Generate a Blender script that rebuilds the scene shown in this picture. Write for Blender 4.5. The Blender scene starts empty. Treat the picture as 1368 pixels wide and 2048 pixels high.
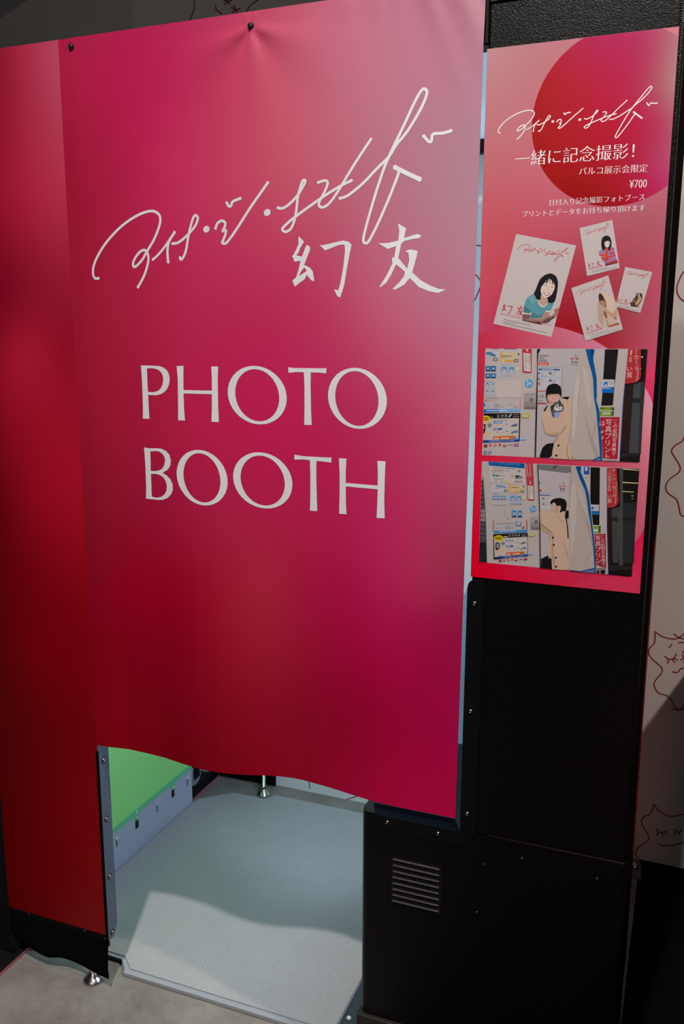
import bpy, bmesh, math, random
import numpy as np
from mathutils import Vector, Matrix
from mathutils.geometry import tessellate_polygon
random.seed(7)
S = bpy.context.scene
COL = S.collection
PI = math.pi

# ------------------------------------------------------------------ camera
cd = bpy.data.cameras.new('camera'); cam = bpy.data.objects.new('camera', cd); COL.objects.link(cam)
cd.sensor_width = 36.0; cd.lens = 31.103; cd.clip_start = 0.05
cam.matrix_world = Matrix(((0.92966374, -0.07286278, 0.36113203, 0.0),
                           (0.36840004, 0.17695543, -0.91267091, -1.5),
                           (0.00259546, 0.98151811, 0.1913517, 1.5), (0, 0, 0, 1)))
S.camera = cam
# ------------------------------------------------------------------ world, exposure, lights
wd = bpy.data.worlds.new('world'); S.world = wd; wd.use_nodes = True
wd.node_tree.nodes['Background'].inputs[0].default_value = (1.0, 0.93, 0.9, 1); wd.node_tree.nodes['Background'].inputs[1].default_value = 0.018
S.view_settings.view_transform = 'Standard'; S.view_settings.look = 'None'
S.view_settings.exposure = 0.0; S.view_settings.gamma = 1.0; S.view_settings.use_curve_mapping = False
def light(name, kind, loc, aim, energy, color, **k):
    l = bpy.data.lights.new(name, kind); l.energy = energy; l.color = color
    for a, v in k.items(): setattr(l, a, v)
    o = bpy.data.objects.new(name, l); COL.objects.link(o); o.location = loc
    o.rotation_euler = (Vector(aim) - Vector(loc)).to_track_quat('-Z', 'Y').to_euler()
    return o
# ceiling spot in front of the booth (throws the bright patch through the doorway)
light('ceiling_spot', 'SPOT', (-0.35, -2.17, 4.5), (-0.90, 0.0, 0.15), 550, (0.93, 0.90, 0.90), spot_size=math.radians(57), spot_blend=1.0, shadow_soft_size=0.07)
# second ceiling spot further along, to the right of the booth
light('ceiling_spot', 'SPOT', (1.30, -0.45, 2.95), (0.0, 1.0, 0.9), 145, (1.0, 0.82, 0.74), spot_size=math.radians(70), spot_blend=0.6, shadow_soft_size=0.05)
# added lamp that puts the highlight on the top of the tall cabinet
light('cabinet_highlight', 'SPOT', (-0.30, -1.35, 2.95), (-0.25, 0.0, 2.16), 28, (1.0, 0.93, 0.90), spot_size=math.radians(44), spot_blend=1.0, shadow_soft_size=0.04)
# soft general light of the hall in front, and an added red fill for the shaded right wall
light('hall_light', 'AREA', (-0.6, -4.2, 3.2), (-0.9, 0.3, 1.8), 14, (1.0, 0.93, 0.9), shape='RECTANGLE', size=2.5, size_y=1.2)
light('red_wall_fill', 'SPOT', (0.30, -2.6, 1.05), (0.04, 1.0, 0.45), 24, (1.0, 0.42, 0.36), spot_size=math.radians(17), spot_blend=0.7, shadow_soft_size=0.15)
# light panel on the camera side inside the booth
light('booth_flash', 'AREA', (-0.375, 0.20, 0.98), (-1.43, 0.45, 0.42), 11.0, (0.62, 0.85, 1.0), shape='RECTANGLE', size=0.3, size_y=0.8)
light('booth_wall_fill', 'SPOT', (-0.50, 0.10, 1.62), (-0.62, 1.02, 1.45), 17, (0.44, 0.74, 1.0), spot_size=math.radians(110), spot_blend=0.8, shadow_soft_size=0.06)  # added fill, lifts the back wall seen beside the banner
light('booth_wall_fill', 'SPOT', (-0.60, 0.06, 0.72), (-1.02, 1.02, 0.03), 14, (0.50, 0.80, 1.0), spot_size=math.radians(54), spot_blend=0.8, shadow_soft_size=0.05)  # added fill for the foot of the back wall

# ------------------------------------------------------------------ traced artwork
# Printed artwork of the banner and the poster: outlines in tenths of a millimetre on the sheet
LET = [('P',[[1606,8489,1779,8488,1952,8486,2042,8480,2131,8454,2209,8402,2251,8323,2265,8232,2248,8140,2204,8051,2138,7985,2055,7940,1963,7915,1844,7912,1748,7917,1748,7809,1749,7634,1754,7442,1597,7441,1610,7629,1616,7941,1615,8212],[1740,8430,1836,8439,1927,8432,2016,8407,2077,8358,2110,8290,2116,8214,2094,8126,2051,8052,1985,8000,1902,7975,1829,7970,1746,7975,1743,8099,1743,8292]]),('H',[[2431,8485,2586,8494,2575,8306,2569,8029,3194,8032,3198,8316,3190,8487,3340,8493,3325,8244,3320,7757,3328,7436,3168,7434,3185,7716,3192,7965,2567,7964,2569,7659,2583,7440,2427,7439,2438,7732,2448,8228]]),('O',[[4761,7963,4758,7870,4738,7779,4700,7694,4645,7616,4576,7549,4493,7495,4400,7454,4298,7430,4192,7421,4084,7429,3979,7454,3878,7495,3785,7551,3704,7619,3636,7699,3584,7787,3550,7880,3535,7977,3539,8072,3562,8165,3603,8251,3660,8328,3733,8394,3818,8447,3913,8485,4015,8507,4120,8513,4227,8502,4330,8475,4428,8434,4518,8378,4596,8311,4662,8233,4712,8148,4745,8057],[4609,7961,4608,7877,4592,7796,4564,7720,4523,7651,4471,7591,4409,7543,4340,7507,4264,7486,4185,7479,4105,7486,4025,7509,3950,7546,3881,7596,3820,7657,3770,7728,3731,7806,3706,7889,3694,7975,3697,8060,3713,8142,3743,8219,3786,8288,3839,8346,3902,8393,3973,8427,4049,8447,4128,8453,4207,8443,4285,8420,4358,8382,4425,8333,4485,8272,4534,8203,4572,8126,4597,8045]]),('T',[[4798,8495,4922,8485,5199,8486,5434,8485,5565,8491,5554,8395,5433,8408,5250,8408,5245,8173,5250,7741,5261,7448,5110,7446,5119,7737,5122,8170,5112,8410,4961,8411,4805,8394]]),('O',[[6729,7961,6727,7868,6709,7777,6674,7691,6624,7614,6560,7546,6484,7491,6397,7450,6304,7425,6205,7416,6105,7423,6007,7448,5913,7488,5827,7543,5751,7611,5688,7690,5639,7777,5607,7871,5592,7967,5595,8062,5615,8155,5653,8241,5706,8318,5772,8385,5851,8438,5938,8476,6033,8499,6130,8506,6229,8496,6325,8470,6416,8429,6500,8374,6573,8307,6634,8230,6681,8145,6713,8055],[6573,7957,6573,7873,6560,7791,6535,7714,6499,7645,6452,7584,6396,7535,6333,7499,6264,7476,6192,7469,6118,7476,6045,7498,5976,7534,5912,7584,5856,7645,5809,7716,5772,7794,5748,7877,5736,7963,5737,8049,5751,8131,5777,8209,5815,8278,5863,8337,5920,8385,5984,8420,6053,8440,6125,8446,6198,8438,6269,8415,6337,8378,6399,8329,6454,8269,6500,8199,6536,8123,6561,8041]]),('B',[[1597,6864,1741,6851,1880,6861,2009,6859,2117,6821,2196,6750,2228,6641,2210,6534,2147,6447,2020,6376,2124,6322,2204,6251,2250,6151,2250,6047,2205,5948,2115,5870,1997,5821,1880,5813,1740,5816,1590,5817,1607,6078,1609,6521],[1743,6791,1854,6804,1951,6801,2032,6762,2080,6693,2090,6618,2063,6526,2010,6455,1930,6415,1836,6398,1734,6396],[1736,6336,1857,6343,1949,6328,2030,6285,2087,6212,2111,6118,2098,6021,2048,5937,1967,5884,1873,5857,1789,5859,1733,5872,1734,6086]]),('O',[[3489,6327,3488,6233,3469,6142,3434,6056,3384,5978,3319,5910,3243,5855,3156,5815,3062,5790,2964,5781,2864,5789,2766,5814,2672,5855,2586,5911,2511,5980,2448,6059,2399,6147,2368,6241,2353,6338,2356,6434,2377,6527,2414,6613,2467,6691,2534,6757,2612,6811,2700,6849,2794,6872,2892,6878,2991,6868,3087,6841,3178,6800,3262,6744,3335,6676,3396,6598,3443,6513,3474,6421],[3333,6321,3332,6238,3319,6157,3294,6080,3258,6012,3211,5952,3156,5904,3093,5868,3026,5847,2955,5840,2883,5848,2812,5870,2744,5907,2682,5957,2627,6018,2581,6089,2546,6167,2523,6250,2511,6335,2513,6420,2527,6502,2554,6579,2591,6647,2639,6706,2695,6753,2758,6787,2826,6807,2897,6812,2968,6803,3038,6779,3104,6742,3165,6693,3219,6633,3263,6563,3298,6487,3321,6405]]),('O',[[4851,6351,4849,6258,4829,6167,4792,6082,4737,6004,4667,5937,4584,5882,4490,5841,4388,5815,4281,5806,4172,5813,4065,5837,3962,5876,3868,5931,3785,5998,3716,6076,3663,6163,3628,6256,3611,6352,3614,6447,3636,6539,3677,6625,3734,6703,3807,6769,3893,6822,3988,6861,4091,6884,4198,6891,4305,6882,4410,6856,4510,6816,4601,6762,4681,6695,4748,6618,4799,6534,4834,6444],[4694,6345,4694,6262,4679,6181,4652,6106,4611,6037,4559,5977,4497,5929,4427,5893,4351,5871,4271,5863,4190,5870,4110,5891,4034,5927,3963,5976,3901,6036,3850,6106,3810,6183,3783,6265,3770,6350,3772,6434,3788,6516,3817,6592,3859,6661,3913,6719,3976,6766,4047,6801,4123,6821,4203,6827,4283,6819,4362,6796,4437,6760,4505,6712,4565,6652,4616,6584,4655,6508,4681,6428]]),('T',[[4904,6877,5070,6860,5430,6859,5658,6864,5651,6768,5509,6779,5350,6785,5345,6500,5352,6128,5359,5832,5209,5828,5219,6119,5225,6493,5218,6790,5069,6797,4899,6784]]),('H',[[5807,6860,5959,6861,5944,6609,5945,6411,6575,6403,6576,6645,6566,6853,6720,6854,6709,6581,6703,6146,6715,5808,6559,5803,6571,6064,6576,6334,5945,6345,5946,6094,5959,5820,5809,5820,5820,6159,5823,6528]])]
SIG = [(4.9,[699,10174,629,10170,581,10246,601,10399,706,10590,910,10831,1195,11066,1471,11229,1741,11337,1988,11378,2131,11324,2178,11224,2136,11067,2013,10846,1856,10650,1733,10491,1578,10373,1522,10396,1551,10497,1674,10629,1792,10673,1870,10595,1870,10447,1769,10205,1616,9989]),(4.5,[1980,10492,2099,10575,2267,10730,2476,10974]),(5.0,[2476,10966,2351,10807,2312,10648,2313,10515,2320,10439]),(4.7,[2430,10769,2558,10786,2753,10911,2916,11061,2982,11188,2960,11249,2897,11231,2821,11052,2768,10871,2712,10635,2644,10505,2595,10474,2580,10507]),(9.6,[3150,10997,3169,11004]),(4.9,[3357,11009,3397,11093,3489,11135,3559,11098,3547,11022,3500,10952,3570,10964,3559,10892,3521,10811,3488,10753,3525,10733,3602,10762,3804,10985,4080,11329,4290,11569,4439,11740]),(5.0,[3604,11441,3647,11381,3693,11391,3731,11458,3881,11503]),(9.6,[4411,11230,4431,11239]),(4.7,[4633,11307,4713,11293,4829,11342,5001,11481,5143,11670,5166,11736,5121,11739,5073,11637,5024,11480,4993,11260,4955,11088,4882,10941,4781,10890,4715,10928,4753,10984,4912,11102,5141,11240,5478,11432,5808,11595,6038,11685]),(4.5,[5417,11690,5533,11715,5594,11680,5547,11549,5444,11385,5427,11312,5491,11272,5616,11327,5781,11512,6077,11925,6387,12327]),(4.7,[5827,11406,5971,11442,6239,11618,6502,11851,6709,12024,6836,12201,7037,12415,7258,12738,7354,12954,7327,13030,7265,13018,7156,12859,6972,12512,6709,12024,6582,11728,6429,11286,6299,10859,6265,10690,6301,10640,6368,10674,6512,10922,6693,11296,6844,11642,6894,11779]),(7.1,[6828,11848,7023,11748,7255,11636]),(4.9,[7317,12307,7407,12216,7450,12225,7477,12325,7641,12328,7776,12353])]
SIGE = [(699,10174),(7776,12353)]
KAN = [[[5038,10802,5137,10706,5057,10596,5028,10522,4981,10478,5093,10452,5165,10618,5188,10649,5245,10623,5256,10572,5135,10309,5249,10256,5305,10186,5333,10017,5276,10036,5185,10131,5133,10051,5047,10002,4948,9933,4903,10043,4978,10100,5025,10231,5064,10377,4940,10370,4929,10424,4898,10463,4936,10500,4979,10574,5029,10673,5024,10760],[5025,10117,5083,10205,5140,10266,5186,10202,5134,10173]],[[5434,10641,5490,10632,5892,10699,6002,10670,6048,10620,6016,10490,5962,10232,5908,9935,5834,9730,5784,9749,5714,9868,5797,9857,5839,9986,5893,10259,5926,10530,5914,10629,5810,10628,5546,10543]],[[6889,10942,7036,10857,7019,10782,7002,10699,7170,10740,7222,10755,7307,10737,7275,10689,7146,10677,7003,10651,6952,10605,6903,10378,7063,10192,7100,10324,7085,10456,7024,10478,7110,10511,7245,10480,7234,10404,7156,10129,7314,9993,7471,9910,7627,9849,7755,9833,7623,9777,7448,9814,7278,9884,7113,10038,7015,9926,6858,9848,6805,9859,6936,9976,7013,10072,7025,10144,6865,10270,6788,10114,6697,9969,6583,9890,6572,9910,6682,10067,6799,10284,6789,10381,6832,10392,6861,10572,6716,10529,6537,10632,6702,10626,6899,10662,6914,10822]]]
KANE = [(5038,10802),(7755,9833)]
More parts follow.
